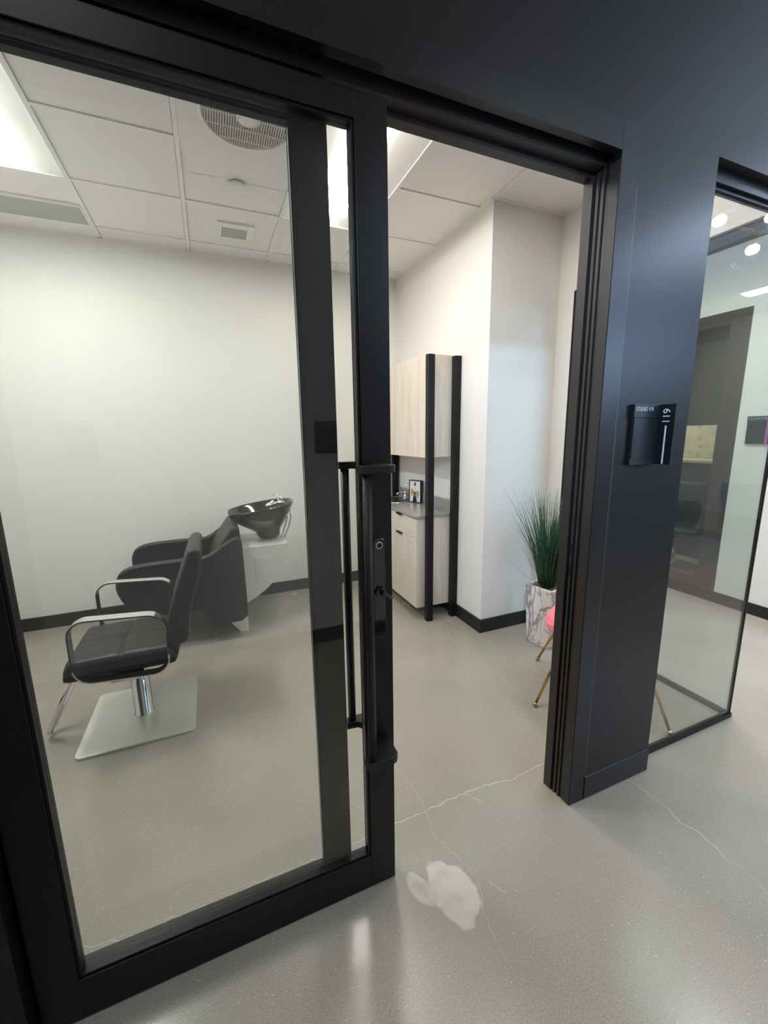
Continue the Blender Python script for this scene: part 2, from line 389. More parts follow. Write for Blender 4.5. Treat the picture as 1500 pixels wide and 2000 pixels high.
# ceiling grid
gx = [XL-0.02, -1.29, -0.66, -0.025, 0.615, 1.255, XC, XR]
gy = [1.24, 2.08, 2.715, 3.345, 3.975, YB]
mb = MB()
def tile(x0, x1, y0, y1, z=CZ+0.008, hole=None): mb.mi = 0; mb.box(x0+0.0143, x1-0.0143, y0+0.0138, y1-0.0138, z, z+0.015)
def hole_ring(cx, cy, R, x0, x1, y0, y1, z, n=48):
    angs = [2*PI*(k+0.5)/n for k in range(n)]+[math.atan2(b-cy, a-cx) % (2*PI) for a in (x0, x1) for b in (y0, y1)]
    O = []; I = []
    for a in sorted(angs):
        dx, dy = math.cos(a), math.sin(a)
        t = min((x1-cx)/dx if dx > 0 else (x0-cx)/dx, (y1-cy)/dy if dy > 0 else (y0-cy)/dy)
        O.append(Vector((cx+dx*t, cy+dy*t, z))); I.append(Vector((cx+dx*R, cy+dy*R, z)))
    return O, I
TRO = [(-1.29, -0.66), (0.615, 1.255)]
for i in range(len(gx)-1):
    for j in range(len(gy)-1):
        x0, x1, y0, y1 = gx[i], gx[i+1], gy[j], gy[j+1]
        if i == 6 and y0 >= 2.7: continue
        if i == 6: y1 = min(y1, YC)
        if (x0, x1) in TRO and 2.0 < y0 < 3.3: continue
        if i == 3 and abs(y0-2.08) < 0.01:      # opening over the fan
            n = 48; cx, cy, R = 0.312, 2.43, 0.225
            mb.mi = 0
            O, I = hole_ring(cx, cy, R, x0+0.0143, x1-0.0143, y0+0.0138, y1+0.30, CZ+0.008)
            mb.rings([I, O], False, False, smooth=False)
            mb.rings([I, [(p[0], p[1], CZ+0.06) for p in I]], False, False, smooth=False)
            continue
        if i == 3 and abs(y0-2.715) < 0.01: y0 = y1-0.347
        tile(x0, x1, y0, y1)
mb.mi = 1
for x in gx[1:-1]:
    mb.box(x-0.012, x+0.012, gy[0], YB if x < XC-0.01 else YC, CZ, CZ+0.012)
mb.box(XL, XL+0.02, gy[0], YB, CZ, CZ+0.012)
for y in gy[1:-1]:
    for i in range(len(gx)-1):
        if (gx[i], gx[i+1]) in TRO and 2.5 < y < 3.0: continue
        if i == 3 and 2.5 < y < 3.0: continue
        if i == 6 and y > YC: continue
        mb.box(gx[i]+0.012, gx[i+1]-0.012, y-0.012, y+0.012, CZ+0.0005, CZ+0.012)
mb.box(XL, XC, YB-0.02, YB, CZ, CZ+0.012); mb.box(XC, XR, YC-0.02, YC, CZ-0.0005, CZ+0.012); mb.box(XC-0.02, XC, YC, YB, CZ, CZ+0.0125)
mb.box(XR-0.02, XR, 1.24, YC-0.02, CZ, CZ+0.0125)
ce = obj('ceiling', mb, [tile_m, tee_m]); ce['kind'] = 'structure'; ce['label'] = 'white suspended tile ceiling of the studio'
mb = MB(); mb.box(XL-0.1, 2.62, 1.10, YB+0.1, 3.34, 3.38)
struct('ceiling_slab', mb, slab_m)
# corridor ceiling
mb = MB(); mb.box(-4.2, 9.2, -4.2, 1.10, HZ, HZ+0.05); mb.box(2.62, 9.2, 1.10, 8.2, HZ, HZ+0.05)
struct('ceiling_hall', mb, hall_m)

# room walls
mb = MB(); mb.box(XL-0.1, XC+0.1, YB, YB+0.1, 0, 3.35); struct('wall_back', mb, wall_m)
mb = MB(); mb.box(XL-0.1, XL, 1.235, YB, 0, 3.35); struct('wall_left', mb, wall_m)
mb = MB(); mb.box(XC, XC+0.1, YC, YB, 0, 3.35); struct('wall_right', mb, wall_m)
mb = MB(); mb.box(XC+0.1, XR, YC, YC+0.1, 0, 3.35)
struct('wall_projection', mb, wall_m)
mb = MB(); mb.box(XR, 2.64, YG, YC+0.1, 0, 3.60); mb.box(XR, 2.64, 1.235, YG, 2.60, 3.60); struct('wall_return', mb, wall_m)
mb = MB(); mb.box(XC+0.1, 2.64, YC+0.1, 8.1, 0, 3.60); struct('wall_hall_left', mb, hall_m)
# baseboards
BH = 0.112
mb = MB(); mb.box(XL, XC, YB-0.012, YB, 0, BH); struct('baseboard_back', mb, base_m)
mb = MB(); mb.box(XL, XL+0.012, 1.235, YB-0.012, 0, BH); struct('baseboard_left', mb, base_m)
mb = MB(); mb.box(XC-0.012, XC, YC-0.012, YB-0.012, 0, BH); struct('baseboard_right', mb, base_m)
mb = MB(); mb.box(XC, XR-0.012, YC-0.012, YC, 0, BH); struct('baseboard_projection', mb, base_m)
mb = MB(); mb.box(XR-0.012, XR, YG, YC, 0, BH); struct('baseboard_return', mb, base_m)

# storefront wall: header, column, left pier (face at y = 1.10)
mb = MB()
mb.box(-4.2, 9.2 if False else 2.62, 1.10, 1.235, 2.578, HZ)
mb.box(1.392, 1.80, 1.10, 1.235, 0.117, 2.578)
mb.box(-4.2, -0.66, 1.10, 1.235, 0, 2.578)
wf = struct('wall_front', mb, column_m, 'charcoal storefront wall above the glass door')
mb = MB(); mb.box(1.309, 1.392, 1.0992, 1.22, 0.0, 2.578); mb.box(-0.66, 1.308, 1.0992, 1.13, 2.493, 2.578); mb.box(-0.66, -0.56, 1.0992, 1.235, 0, 2.493)
struct('trim_1', mb, casing_m, 'flat charcoal casing round the door opening')
mb = MB(); mb.box(1.391, 1.3925, 1.0988, 1.10, 0.117, 2.40); mb.box(1.392, 1.80, 1.0985, 1.10, 0.113, 0.1155)
struct('trim_2', mb, seam_m)
mb = MB(); mb.box(1.392, 1.802, 1.0955, 1.22, 0.004, 0.113); struct('baseboard_front', mb, kick_m, bevel=0.001)
# grooved jamb and head of the opening
mb = MB()
mb.box(1.310, 1.318, 1.1015, 1.24, 0.0, 2.493); mb.mi = 1
for (a, b, d) in ((1.1015, 1.142, 0.003), (1.154, 1.164, 0.007), (1.175, 1.187, 0.007), (1.197, 1.238, 0.012)):
    mb.box(1.310-d, 1.311, a, b, 0.0, 2.47)
j3 = struct('trim_3', mb, [jambbed_m, bronze_m], 'grooved dark jamb on the right of the door opening', bevel=0.0006)
for z0, z1 in ((1.118, 1.160), (1.025, 1.072)):
    mb = MB(); mb.box(1.3015, 1.3035, 1.178, 1.184, z0, z1); obj('strike_slot', mb, jambbed_m, j3)
mb = MB()
mb.box(-0.66, 1.308, 1.157, 1.24, 2.474, 2.578)
mb.box(-0.66, 1.308, 1.13, 1.157, 2.520, 2.578)
mb.box(-0.66, 1.298, 1.200, 1.238, 2.458, 2.475)
struct('trim_4', mb, bronze_m, 'black sliding track head above the door opening', bevel=0.0008)

# ---------------- sliding door (front leaf)
D0, D1 = 1.134, 1.176
door = struct_root('door_1', (0.0, 1.155, 0), 'black framed sliding glass door pushed half open')
GL0, GL1, GZ0, GZ1 = -0.455, 0.405, 0.135, 2.386
mb = MB()
mb.box(-0.548, GL0, D0, D1, 0.004, 2.448); mb.box(GL1, 0.497, D0, D1, 0.004, 2.448)
mb.box(GL0, GL1, D0, D1, 0.004, GZ0); mb.box(GL0, GL1, D0, D1, GZ1, 2.448)
obj('door_frame', mb, black_m, door, bevel=0.0015)
mb = MB()
for d, y0, y1 in ((0.008, 1.140, 1.172),):
    mb.box(GL0, GL0+d, y0, y1, GZ0, GZ1); mb.box(GL1-d, GL1, y0, y1, GZ0, GZ1)
    mb.box(GL0+d, GL1-d, y0, y1, GZ0, GZ0+d); mb.box(GL0+d, GL1-d, y0, y1, GZ1-d, GZ1)
obj('glazing_bead', mb, black_m, door, bevel=0.001)
mb = MB(); mb.box(GL0+0.008, GL1-0.008, 1.152, 1.158, GZ0+0.008, GZ1-0.008)
obj('glass_pane', mb, glass_m, door)
# front and rear pull handles
def pull(name, sgn, lab):
    y_face = D0 if sgn < 0 else D1
    Yf = lambda d: y_face + sgn*d
    plate = [(0.366, 0.066), (0.370, 0.098), (0.452, 0.100), (0.466, 0.094), (0.474, 0.082), (0.476, 0.0), (0.440, 0.0), (0.418, 0.045), (0.404, 0.062)]
    h = MB()
    h.prism([(x, Yf(d)) for x, d in plate], 1.495, 1.517)
    root = obj(name, h, handle_m, door, bevel=0.0015, label=lab)
    h = MB(); h.prism([(x, Yf(d)) for x, d in plate], 0.574, 0.598); obj('bracket', h, handle_m, root, bevel=0.0015)
    h = MB(); h.lathe((0.389, Yf(0.080), 0.595), [(0.0135, 0), (0.0135, 0.905)], 24); obj('grip_bar', h, handle_m, root)
pull('pull_handle', -1, 'black bar handle on the near side of the door')
pull('pull_handle', 1, 'black bar handle seen through the glass on the room side')
h = MB(); h.prism([(x, z) for x, z in rrect(0.431, 0.471, 0.958, 1.292, 0.0199, 8)], 1.126, D0+0.001, 'y')
lockp = obj('lock_escutcheon', h, gloss_m, door, bevel=0.003, label='glossy black oval lock plate')
def ycyl(mb, x, z, r, y0, y1, n=24):
    mb.rings([[Vector((x+r*math.cos(2*PI*k/n), y, z+r*math.sin(2*PI*k/n))) for k in range(n)] for y in (y0, y1)], smooth=False)
h = MB(); ycyl(h, 0.451, 1.268, 0.0085, 1.1235, 1.127); obj('lock_cylinder', h, chrome_m if False else handle_m, lockp)
h = MB()
n = 28
h.rings([[Vector((0.451+rr*math.cos(2*PI*k/n), y, 1.268+rr*math.sin(2*PI*k/n))) for k in range(n)] for rr, y in ((0.0105, 1.1255), (0.0105, 1.1232), (0.0088, 1.1232), (0.0088, 1.1255))], False, False)
obj('cylinder_ring', h, steel_m, lockp, label='thin steel ring')
h = MB(); ycyl(h, 0.453, 1.117, 0.017, 1.115, 1.127)
tt = obj('thumb_turn', h, gloss_m, lockp, bevel=0.002)
h = MB(); h.prism([(0.447, 1.125), (0.456, 1.128), (0.483, 1.104), (0.479, 1.097), (0.468, 1.103)], 1.094, 1.103, 'y'); h.box(0.449, 0.459, 1.100, 1.116, 1.111, 1.122)
obj('turn_lever', h, gloss_m, tt, bevel=0.002)

# ---------------- fixed sidelight behind the door
win = struct_root('window_1', (-0.1, 1.215, 0), 'fixed black framed glass panel behind the sliding door')
mb = MB()
mb.box(0.258, 0.352, 1.198, 1.236, 0.0, 2.458)
mb.box(-0.56, 0.258, 1.198, 1.236, 2.392, 2.458)
mb.box(-0.56, 0.258, 1.198, 1.236, 0.0, 0.088)
mb.box(-0.56, -0.50, 1.198, 1.236, 0.088, 2.392)
obj('window_frame', mb, black_m, win, bevel=0.002)
mb = MB()
mb.box(-0.56, 0.352, 1.184, 1.198, 0.068, 0.078); mb.box(-0.56, 0.352, 1.182, 1.198, 0.040, 0.048); mb.box(-0.56, 0.352, 1.180, 1.198, 0.0, 0.020)
obj('track_rails', mb, bronze_m, win, bevel=0.001)
mb = MB(); mb.box(-0.56, 0.352, 1.1835, 1.1975, 0.0785, 0.0795); obj('track_glint', mb, steel_m, win)  # pale strip stands in for the glint on the black track
mb = MB()
mb.box(0.252, 0.258, 1.207, 1.232, 0.088, 2.392); mb.box(-0.50, 0.252, 1.207, 1.232, 0.088, 0.094); mb.box(-0.5, 0.252, 1.207, 1.232, 2.386, 2.392)
obj('glazing_bead', mb, black_m, win, bevel=0.001)
mb = MB(); mb.box(-0.50, 0.252, 1.216, 1.222, 0.094, 2.386); obj('glass_pane', mb, glass_m, win)
mb = MB()
mb.box(0.353, 0.497, 1.180, 1.184, 0.0, 0.012); mb.box(0.353, 0.497, 1.190, 1.194, 0.0, 0.012)
struct('trim_5', mb, steel_m, 'thin steel floor guide of the sliding door')

# ---------------- front glass right of the column, and the return glass
GX = 2.586
win = struct_root('window_2', (2.2, 1.17, 0), 'tall frameless front glass right of the column')
mb = MB(); mb.box(1.80, GX+0.012, 1.158, 1.186, 0.0, 0.026); obj('sill', mb, black_m, win, bevel=0.002)
mb = MB(); mb.box(1.80, 2.62, 1.142, 1.20, 2.532, 2.578); mb.box(1.80, 2.62, 1.158, 1.186, 2.518, 2.532); obj('head_frame', mb, black_m, win, bevel=0.001)
mb = MB(); mb.box(1.806, GX-0.006, 1.166, 1.176, 0.026, 2.518); obj('glass_pane', mb, glass_front_m, win)
mb = MB(); mb.box(GX-0.006, GX+0.006, 1.164, 1.178, 0.026, 2.518); obj('corner_joint', mb, black_m, win)
win = struct_root('window_3', (GX, 1.8, 0), 'return glass running back from the front corner')
mb = MB(); mb.box(GX-0.014, GX+0.014, 1.186, YG, 0.0, 0.026); obj('sill', mb, black_m, win, bevel=0.002)
mb = MB(); mb.box(GX-0.03, GX+0.03, 1.20, YG, 2.540, 2.60); obj('head_frame', mb, black_m, win, bevel=0.001)
mb = MB(); mb.box(XR-0.008, 2.648, YG-0.055, YG+0.004, 0.0, 2.60); obj('end_frame', mb, black_m, win, bevel=0.001)
mb = MB(); mb.box(GX-0.005, GX+0.005, 1.178, YG-0.055, 0.026, 2.540); obj('glass_pane', mb, glass_green_m, win)

# ---------------- hall: far wall with the neighbouring studio, opposite wall
FX = 4.27
mb = MB(); mb.box(FX, FX+0.12, 0.7, 2.19, 0, HZ); mb.box(FX, FX+0.12, 2.19, 4.2, 2.61, HZ); mb.box(FX, FX+0.12, 4.2, 8.1, 0, HZ); struct('wall_hall_far', mb, hall_m)
mb = MB(); mb.box(FX+0.12, 9.1, 0.7, 0.82, 0, HZ); struct('wall_hall_end', mb, hall_m)
mb = MB(); mb.box(2.64, FX, 7.98, 8.1, 0, HZ); struct('wall_hall_back', mb, hall_m)
mb = MB(); mb.box(FX-0.012, FX, 0.7, 4.2, 0, 0.102); mb.box(FX-0.012, FX, 4.2, 7.98, 0, 0.102); struct('baseboard_hall', mb, base_m)
win = struct_root('window_4', (FX, 3.2, 0), 'dark framed storefront glass of the studio across the hall')
mb = MB(); mb.box(FX-0.004, FX+0.10, 2.19, 2.345, 0.102, 2.61); mb.box(FX-0.004, FX+0.10, 2.345, 4.2, 2.50, 2.61); mb.box(FX-0.004, FX+0.10, 2.345, 4.2, 0.102, 0.20)
mb.box(FX, FX+0.10, 3.3, 3.4, 0.2, 2.5); mb.box(FX, FX+0.1, 4.1, 4.2, 0.2, 2.5)
obj('window_frame', mb, rim_m, win, bevel=0.002)
mb = MB(); mb.box(FX+0.045, FX+0.055, 2.345, 4.1, 0.2, 2.5); obj('glass_pane', mb, glass_m, win)
# dark studio beyond
mb = MB(); mb.box(FX+0.12, 7.2, 5.6, 5.7, 0, 2.9); mb.box(7.1, 7.2, 0.82, 5.6, 0, 2.9); mb.box(FX+0.12, 7.2, 0.82, 5.7, 2.9, 2.95)
struct('wall_neighbour', mb, dark_room_m)

mb = MB(); mb.box(-4.1, 1.5, -0.77, -0.65, 0, HZ); struct('wall_opposite', mb, hall_m)
mb = MB(); mb.box(-4.1, 1.5, -0.65, -0.638, 0, BH); struct('baseboard_opposite', mb, base_m)
mb = MB(); mb.box(-4.2, -4.1, -4.2, 1.1, 0, HZ); struct('wall_hall_west', mb, hall_m)
mb = MB(); mb.box(1.38, 1.5, -4.2, -0.77, 0, HZ); struct('wall_lobby_left', mb, hall_m)
mb = MB(); mb.box(1.5, 9.2, -4.2, -4.1, 0, HZ); struct('wall_lobby_back', mb, hall_m)
mb = MB(); mb.box(9.1, 9.2, -4.1, 0.7, 0, HZ); struct('wall_lobby_far', mb, hall_m)

# wall piece and window frame made up to house the lobby lamp
ya_ = math.atan2(1.1+2.9, 1.5-5.75)
WM = Matrix.Translation((5.75, -2.9, 0)) @ Matrix.Rotation(ya_, 4, 'Z')
mb = MB(); mb.obox(WM @ Matrix.Translation((-0.12, 0, HZ/2)), 0.1, 3.0, HZ-0.002); struct('wall_lamp_backing', mb, hall_m)
win = struct_root('lamp_frame', (5.75, -2.9, 2.3), 'made-up frame round the unseen lobby lamp')
for (dy, dz, sy, sz) in ((0, 2.27, 1.8, 0.05), (0, 3.13, 1.8, 0.05), (-0.88, 2.70, 0.05, 0.86), (0.88, 2.70, 0.05, 0.86)):
    mb = MB(); mb.obox(WM @ Matrix.Translation((-0.02, dy, dz)), 0.1, sy, sz); obj('frame_bar', mb, black_m, win)

# ================================================================== CEILING FITTINGS
def troffer(x0, x1, y0, y1, lens, lab):
    t = thing('ceiling_troffer', lab, 'ceiling light', ((x0+x1)/2, (y0+y1)/2, CZ), 'recessed ceiling troffers')
    x0 += 0.013; x1 -= 0.013; y0 += 0.013; y1 -= 0.013
    zt = CZ+0.085; xc = (x0+x1)/2
    mb = MB()
    V = lambda x, y, z: mb.bm.verts.new((x, y, z))
    # sloping pans either side of the lens, and end wedges
    nn = 14
    prof = []
    for k in range(nn+1):
        s = k/nn; prof.append((x0+(x1-x0)*s, CZ+0.004+0.058*math.sin(PI*s)))
    ye0, ye1 = y0+0.085, y1-0.085
    rs = [[(x, ye0+0.0, z) for x, z in prof], [(x, ye1, z) for x, z in prof]]
    mb.rings(rs, False, False, closed=False, smooth=True)
    for ya, yb in ((y0, ye0), (y1, ye1)):
        mb.rings([[(x, ya, CZ+0.004) for x, z in prof], [(x, yb, z) for x, z in prof]], False, False, closed=False, smooth=True)
    mb.box(x0-0.004, x1+0.004, y0-0.004, y1+0.004, CZ+0.10, CZ+0.11)
    for (a, b, c, d) in ((x0-0.004, x0, y0, y1), (x1, x1+0.004, y0, y1), (x0, x1, y0-0.004, y0), (x0, x1, y1, y1+0.004)):
        mb.box(a, b, c, d, CZ+0.002, CZ+0.10)
    obj('housing', mb, white_m, t)
    mb = MB(); w2 = 0.125
    n = 16
    arc = lambda y, sc=1.0: [Vector((xc-w2*math.cos(PI*k/n)*sc, y, CZ+0.056-0.026*math.sin(PI*k/n)*sc)) for k in range(n+1)]
    mb.rings([arc(ye0+0.001), arc(ye1-0.001)], True, True, closed=True, smooth=True)
    obj('lens', mb, lens, t)
troffer(-1.29, -0.66, 2.08, 3.345, lens_m, 'long recessed ceiling light at the left, cut by the photo edge')
troffer(0.615, 1.255, 2.08, 3.345, lens_warm_m, 'bright recessed ceiling light behind the door stile')

# air purifier fan grille
t = thing('ceiling_fan_grille', 'round slatted fan grille flush in the white ceiling', 'ceiling fan', (0.312, 2.43, CZ))
cx, cy, R = 0.312, 2.43, 0.225
mb = MB(); mb.box(-0.012, 0.603, 2.093, 3.03, CZ+0.001, CZ+0.004)
bm = mb.bm; bmesh.ops.delete(bm, geom=list(bm.verts), context='VERTS')
n = 64
O, I = hole_ring(cx, cy, R, -0.012, 0.603, 2.093, 2.79, CZ-0.003, 64)
mb.rings([[p+Vector((0, 0, 0.01)) for p in O], O, I], False, False, smooth=False)
obj('cover_plate', mb, tile_m, t)
mb = MB(); mb.rings([[Vector((cx+rr*math.cos(2*PI*k/n), cy+rr*math.sin(2*PI*k/n), z)) for k in range(n)] for rr, z in ((R+0.006, CZ-0.003), (R+0.004, CZ-0.010), (R-0.008, CZ-0.010), (R-0.010, CZ+0.03))], False, False)
obj('rim', mb, white_m, t)
mb = MB(); mb.lathe((cx, cy, CZ), [(R-0.009, 0.0), (R-0.009, 0.07), (0.0001, 0.07)], 48); obj('cavity', mb, fanin_m, t)
mb = MB()
k = -R+0.014
while k < R-0.01:
    hw = math.sqrt((R-0.008)**2-k*k); mb.box(cx+k-0.0017, cx+k+0.0017, cy-hw, cy+hw, CZ-0.006, CZ+0.012); k += 0.0122
for k in (-0.17, -0.085, 0.0, 0.085, 0.17):
    hw = math.sqrt((R-0.008)**2-k*k); mb.box(cx-hw, cx+hw, cy+k-0.0022, cy+k+0.0022, CZ-0.0075, CZ+0.004)
obj('slats', mb, white_m, t)
mb = MB(); mb.lathe((cx-0.0, cy+0.0, CZ), [(0.056, 0.01), (0.056, -0.010), (0.050, -0.012), (0.048, -0.009), (0.045, -0.014), (0.03, -0.017), (0.0001, -0.018)], 40); obj('hub', mb, white_m, t)
# fan blades faintly visible
mb = MB()
for k in range(5):
    a = 2*PI*k/5
    M4 = Matrix.Translation((cx, cy, CZ+0.045)) @ Matrix.Rotation(a, 4, 'Z') @ Matrix.Translation((0.12, 0, 0)) @ Matrix.Rotation(0.45, 4, 'X')
    mb.obox(M4, 0.14, 0.08, 0.003)
obj('fan_blades', mb, mat('fan_blade', (0.35, 0.29, 0.24), 0.5), t)

mb = MB(); mb.lathe((0.295, 3.033, CZ+0.002), [(0.044, 0), (0.044, -0.004), (0.050, -0.006), (0.051, -0.011), (0.047, -0.016), (0.0001, -0.018)], 40)
tag(obj('smoke_detector', mb, white_m), 'small round white disc detector on the ceiling beyond the fan', 'smoke detector')
t = thing('air_vent', 'small white framed rectangular ceiling vent with grey mesh', 'vent', (0.32, 3.69, CZ))
mb = MB(); X0, X1, Y0, Y1 = 0.188, 0.452, 3.548, 3.838; a0, a1, b0, b1 = 0.222, 0.405, 3.615, 3.775
mb.box(X0, a0, Y0, Y1, CZ-0.006, CZ+0.008); mb.box(a1, X1, Y0, Y1, CZ-0.006, CZ+0.008); mb.box(a0, a1, Y0, b0, CZ-0.006, CZ+0.008); mb.box(a0, a1, b1, Y1, CZ-0.006, CZ+0.008)
obj('frame', mb, white_m, t, bevel=0.002)
mb = MB(); mb.box(a0, a1, b0, b1, CZ-0.001, CZ+0.006); obj('mesh_panel', mb, darkvent_m, t)
t = thing('return_grille', 'wide grey return air grille in the ceiling near the back wall', 'vent', (-0.97, 3.82, CZ))
mb = MB(); mb.box(-1.278, -0.672, 3.675, 3.945, CZ-0.002, CZ+0.006); obj('backing', mb, mat('grille_grey', (0.42, 0.42, 0.41), 0.6), t)
mb = MB()
mb.box(-1.278, -0.672, 3.665, 3.68, CZ-0.006, CZ+0.006); mb.box(-1.278, -0.672, 3.942, 3.955, CZ-0.006, CZ+0.006); mb.box(-0.68, -0.668, 3.68, 3.942, CZ-0.006, CZ+0.006); mb.box(-1.285, -1.273, 3.68, 3.942, CZ-0.006, CZ+0.006)
obj('frame', mb, white_m, t)

# ================================================================== CABINETS
def cabinet_upper(y0, y1, lab):
    t = thing('wall_cabinet', lab, 'cabinet', (1.76, (y0+y1)/2, 1.41), 'pale wood wall cabinets above the counter')
    mb = MB(); mb.box(1.634, XC, y0, y1, 1.41, 2.215); obj('body', mb, wood_m, t, bevel=0.001)
    mb = MB(); mb.box(1.614, 1.633, y0+0.0015, y1-0.0015, 1.407, 2.217); obj('door', mb, wood_m, t, bevel=0.001)
cabinet_upper(2.985, 3.598, 'pale wood wall cabinet nearest the doorway, beside the black posts')
cabinet_upper(3.600, 4.163, 'pale wood wall cabinet further back, mostly behind the door stile')
def cabinet_base(y0, y1, lab):
    t = thing('base_cabinet', lab, 'cabinet', (1.72, (y0+y1)/2, 0.11), 'floating base cabinets under the counter')
    mb = MB(); mb.box(1.557, XC-0.013, y0, y1, 0.112, 0.905); obj('body', mb, wood_m, t, bevel=0.001)
    yc = (y0+y1)/2
    for nm, z0, z1, mm in (('drawer', 0.730, 0.900, woodh_m), ('door', 0.112, 0.727, wood_m)):
        mb = MB(); mb.box(1.536, 1.5555, y0+0.0015, y1-0.0015, z0, z1); d = obj(nm, mb, mm, t, bevel=0.001)
        mb = MB(); mb.box(1.518, 1.54, yc-0.055, yc+0.055, z1+0.0002, z1+0.0022); mb.box(1.518, 1.520, yc-0.055, yc+0.055, z1-0.010, z1+0.0022)
        obj('edge_pull', mb, handle_m, d, label='black edge pull')
cabinet_base(2.99, 3.63, 'floating pale wood base cabinet with drawer, nearest the posts')
cabinet_base(3.632, 4.098, 'floating pale wood base cabinet further back, behind the door stile')
# worktop
t = thing('countertop', 'grey stone countertop with upstand against the wall', 'countertop', (1.72, 3.57, 0.905))
mb = MB(); mb.prism([(1.528,2.978),(XC-0.001,2.978),(XC-0.001,4.10),(1.528,4.10)], 0.906, 0.930); obj('slab', mb, stone_m, t, bevel=0.0015)
mb = MB(); mb.box(XC-0.021, XC-0.001, 2.978, 4.10, 0.930, 1.03); obj('backsplash', mb, stone_m, t, bevel=0.0015)
# support posts
def post(x, y, z1, lab):
    mb = MB(); mb.box(x, x+0.055, y, y+0.052, 0.0, z1)
    for z in (0.79, 1.405, 2.05):
        ycyl(mb, x+0.026, z, 0.005, y-0.002, y+0.002, 10)
    tag(obj('support_post', mb, black_m, bevel=0.004), lab, 'post', 'square black posts of the cabinet rack')
post(1.610, 2.925, 2.205, 'square black post at the front corner of the cabinets')
post(1.850, 2.925, 2.205, 'square black post against the wall beside the cabinets')
post(1.832, 4.105, 1.405, 'short black post in the back corner behind the sink')
# sink + tap
mb = MB(); sx, sy = 1.725, 3.83
def ell(rx, ry, z, n=40): return [Vector((sx+rx*math.cos(2*PI*k/n), sy+ry*math.sin(2*PI*k/n), z)) for k in range(n)]
mb.rings([ell(0.150, 0.19, 0.9305), ell(0.150, 0.19, 0.934), ell(0.142, 0.182, 0.937), ell(0.13, 0.17, 0.9365), ell(0.128, 0.168, 0.9325)], False, True)
sk = obj('sink', mb, sink_m); tag(sk, 'oval stainless steel sink set in the grey countertop', 'sink')
mb = MB(); mb.rings([ell(0.127, 0.167, 0.9332), ell(0.10, 0.14, 0.9338)], False, True); obj('bowl', mb, mat('sink_bowl_steel', (0.25, 0.25, 0.24), 0.3, metal=1), sk)
t = thing('sink_faucet', 'small chrome single lever faucet behind the sink', 'faucet', (1.855, 3.86, 0.93))
mb = MB(); mb.lathe((1.855, 3.86, 0.930), [(0.026, 0), (0.026, 0.006), (0.019, 0.010), (0.018, 0.075), (0.012, 0.085), (0.0001, 0.088)], 24)
mb.tube([(1.855, 3.86, 0.975), (1.82, 3.855, 1.0), (1.77, 3.85, 1.0), (1.745, 3.845, 0.985)], [0.013, 0.012, 0.010, 0.010], 14)
obj('spout', mb, chrome_m, t)
mb = MB(); mb.tube([(1.855, 3.86, 1.01), (1.862, 3.858, 1.06), (1.866, 3.856, 1.10)], [0.008, 0.006, 0.005], 10); obj('lever', mb, chrome_m, t)
# outlet
t = thing('wall_outlet', 'white double wall outlet above the counter behind the posts', 'outlet', (XC, 3.06, 1.105))
mb = MB(); mb.box(XC-0.006, XC, 3.0, 3.118, 1.05, 1.165); obj('cover_plate', mb, white_m, t, bevel=0.002)
slot_m = mat('socket_slot', (0.10, 0.09, 0.08), 0.6)
for yy in (3.033, 3.085):
    mb = MB(); mb.box(XC-0.0068, XC-0.0055, yy-0.016, yy+0.016, 1.066, 1.147); mb.mi = 1
    for zz in (1.085, 1.128):
        mb.box(XC-0.0074, XC-0.006, yy-0.010, yy-0.0065, zz-0.007, zz+0.007); mb.box(XC-0.0074, XC-0.006, yy+0.0065, yy+0.010, zz-0.007, zz+0.007); mb.box(XC-0.0074, XC-0.006, yy-0.003, yy+0.003, zz-0.017, zz-0.011)
    obj('socket', mb, [white_m, slot_m], t)

# framed picture: local frame u along width, z up, n outward
Pc = Vector((1.835, 3.60, 0.9306)); Pu = Vector((0.057, -0.136, 0)).normalized(); Pn = Vector((-0.136, -0.057, 0)).normalized()
PM = Matrix(((Pu.x, 0, Pn.x, Pc.x), (Pu.y, 0, Pn.y, Pc.y), (0, 1, 0, Pc.z), (0, 0, 0, 1)))   # (u, z, n)
t = thing('picture_frame', 'small black box framed fashion print on the counter', 'picture', Pc)
def pmap(mb):
    for v in mb.bm.verts: v.co = PM @ v.co
    return mb
PW, PH, PD = 0.150, 0.222, 0.032
mb = MB()
fr_ = 0.008
mb.box(-PW/2, PW/2, 0, fr_, -PD, 0.004); mb.box(-PW/2, PW/2, PH-fr_, PH, -PD, 0.004); mb.box(-PW/2, -PW/2+fr_, fr_, PH-fr_, -PD, 0.004); mb.box(PW/2-fr_, PW/2, fr_, PH-fr_, -PD, 0.004)
mb.box(-PW/2+fr_, PW/2-fr_, fr_, PH-fr_, -PD, -PD+0.003)
obj('frame', pmap(mb), bblack_m, t)
mb = MB(); mb.box(-PW/2+fr_, PW/2-fr_, fr_, PH-fr_, -0.004, 0.0); pr = obj('print', pmap(mb), bprint_m, t)
mb = MB()
mb.prism([(-0.030, 0.008), (0.022, 0.008), (0.020, 0.035), (0.012, 0.058), (0.004, 0.078), (0.006, 0.098), (0.010, 0.112), (-0.002, 0.104), (-0.012, 0.114), (-0.010, 0.095), (-0.012, 0.078), (-0.024, 0.055), (-0.031, 0.03)], -0.0005, 0.0006)
mb.prism([(-0.006, 0.196), (0.004, 0.206), (0.010, 0.190), (0.008, 0.170), (-0.006, 0.166), (-0.012, 0.182)], -0.0005, 0.0006)
obj('dress_figure', pmap(mb), bblack_m, pr)
mb = MB()
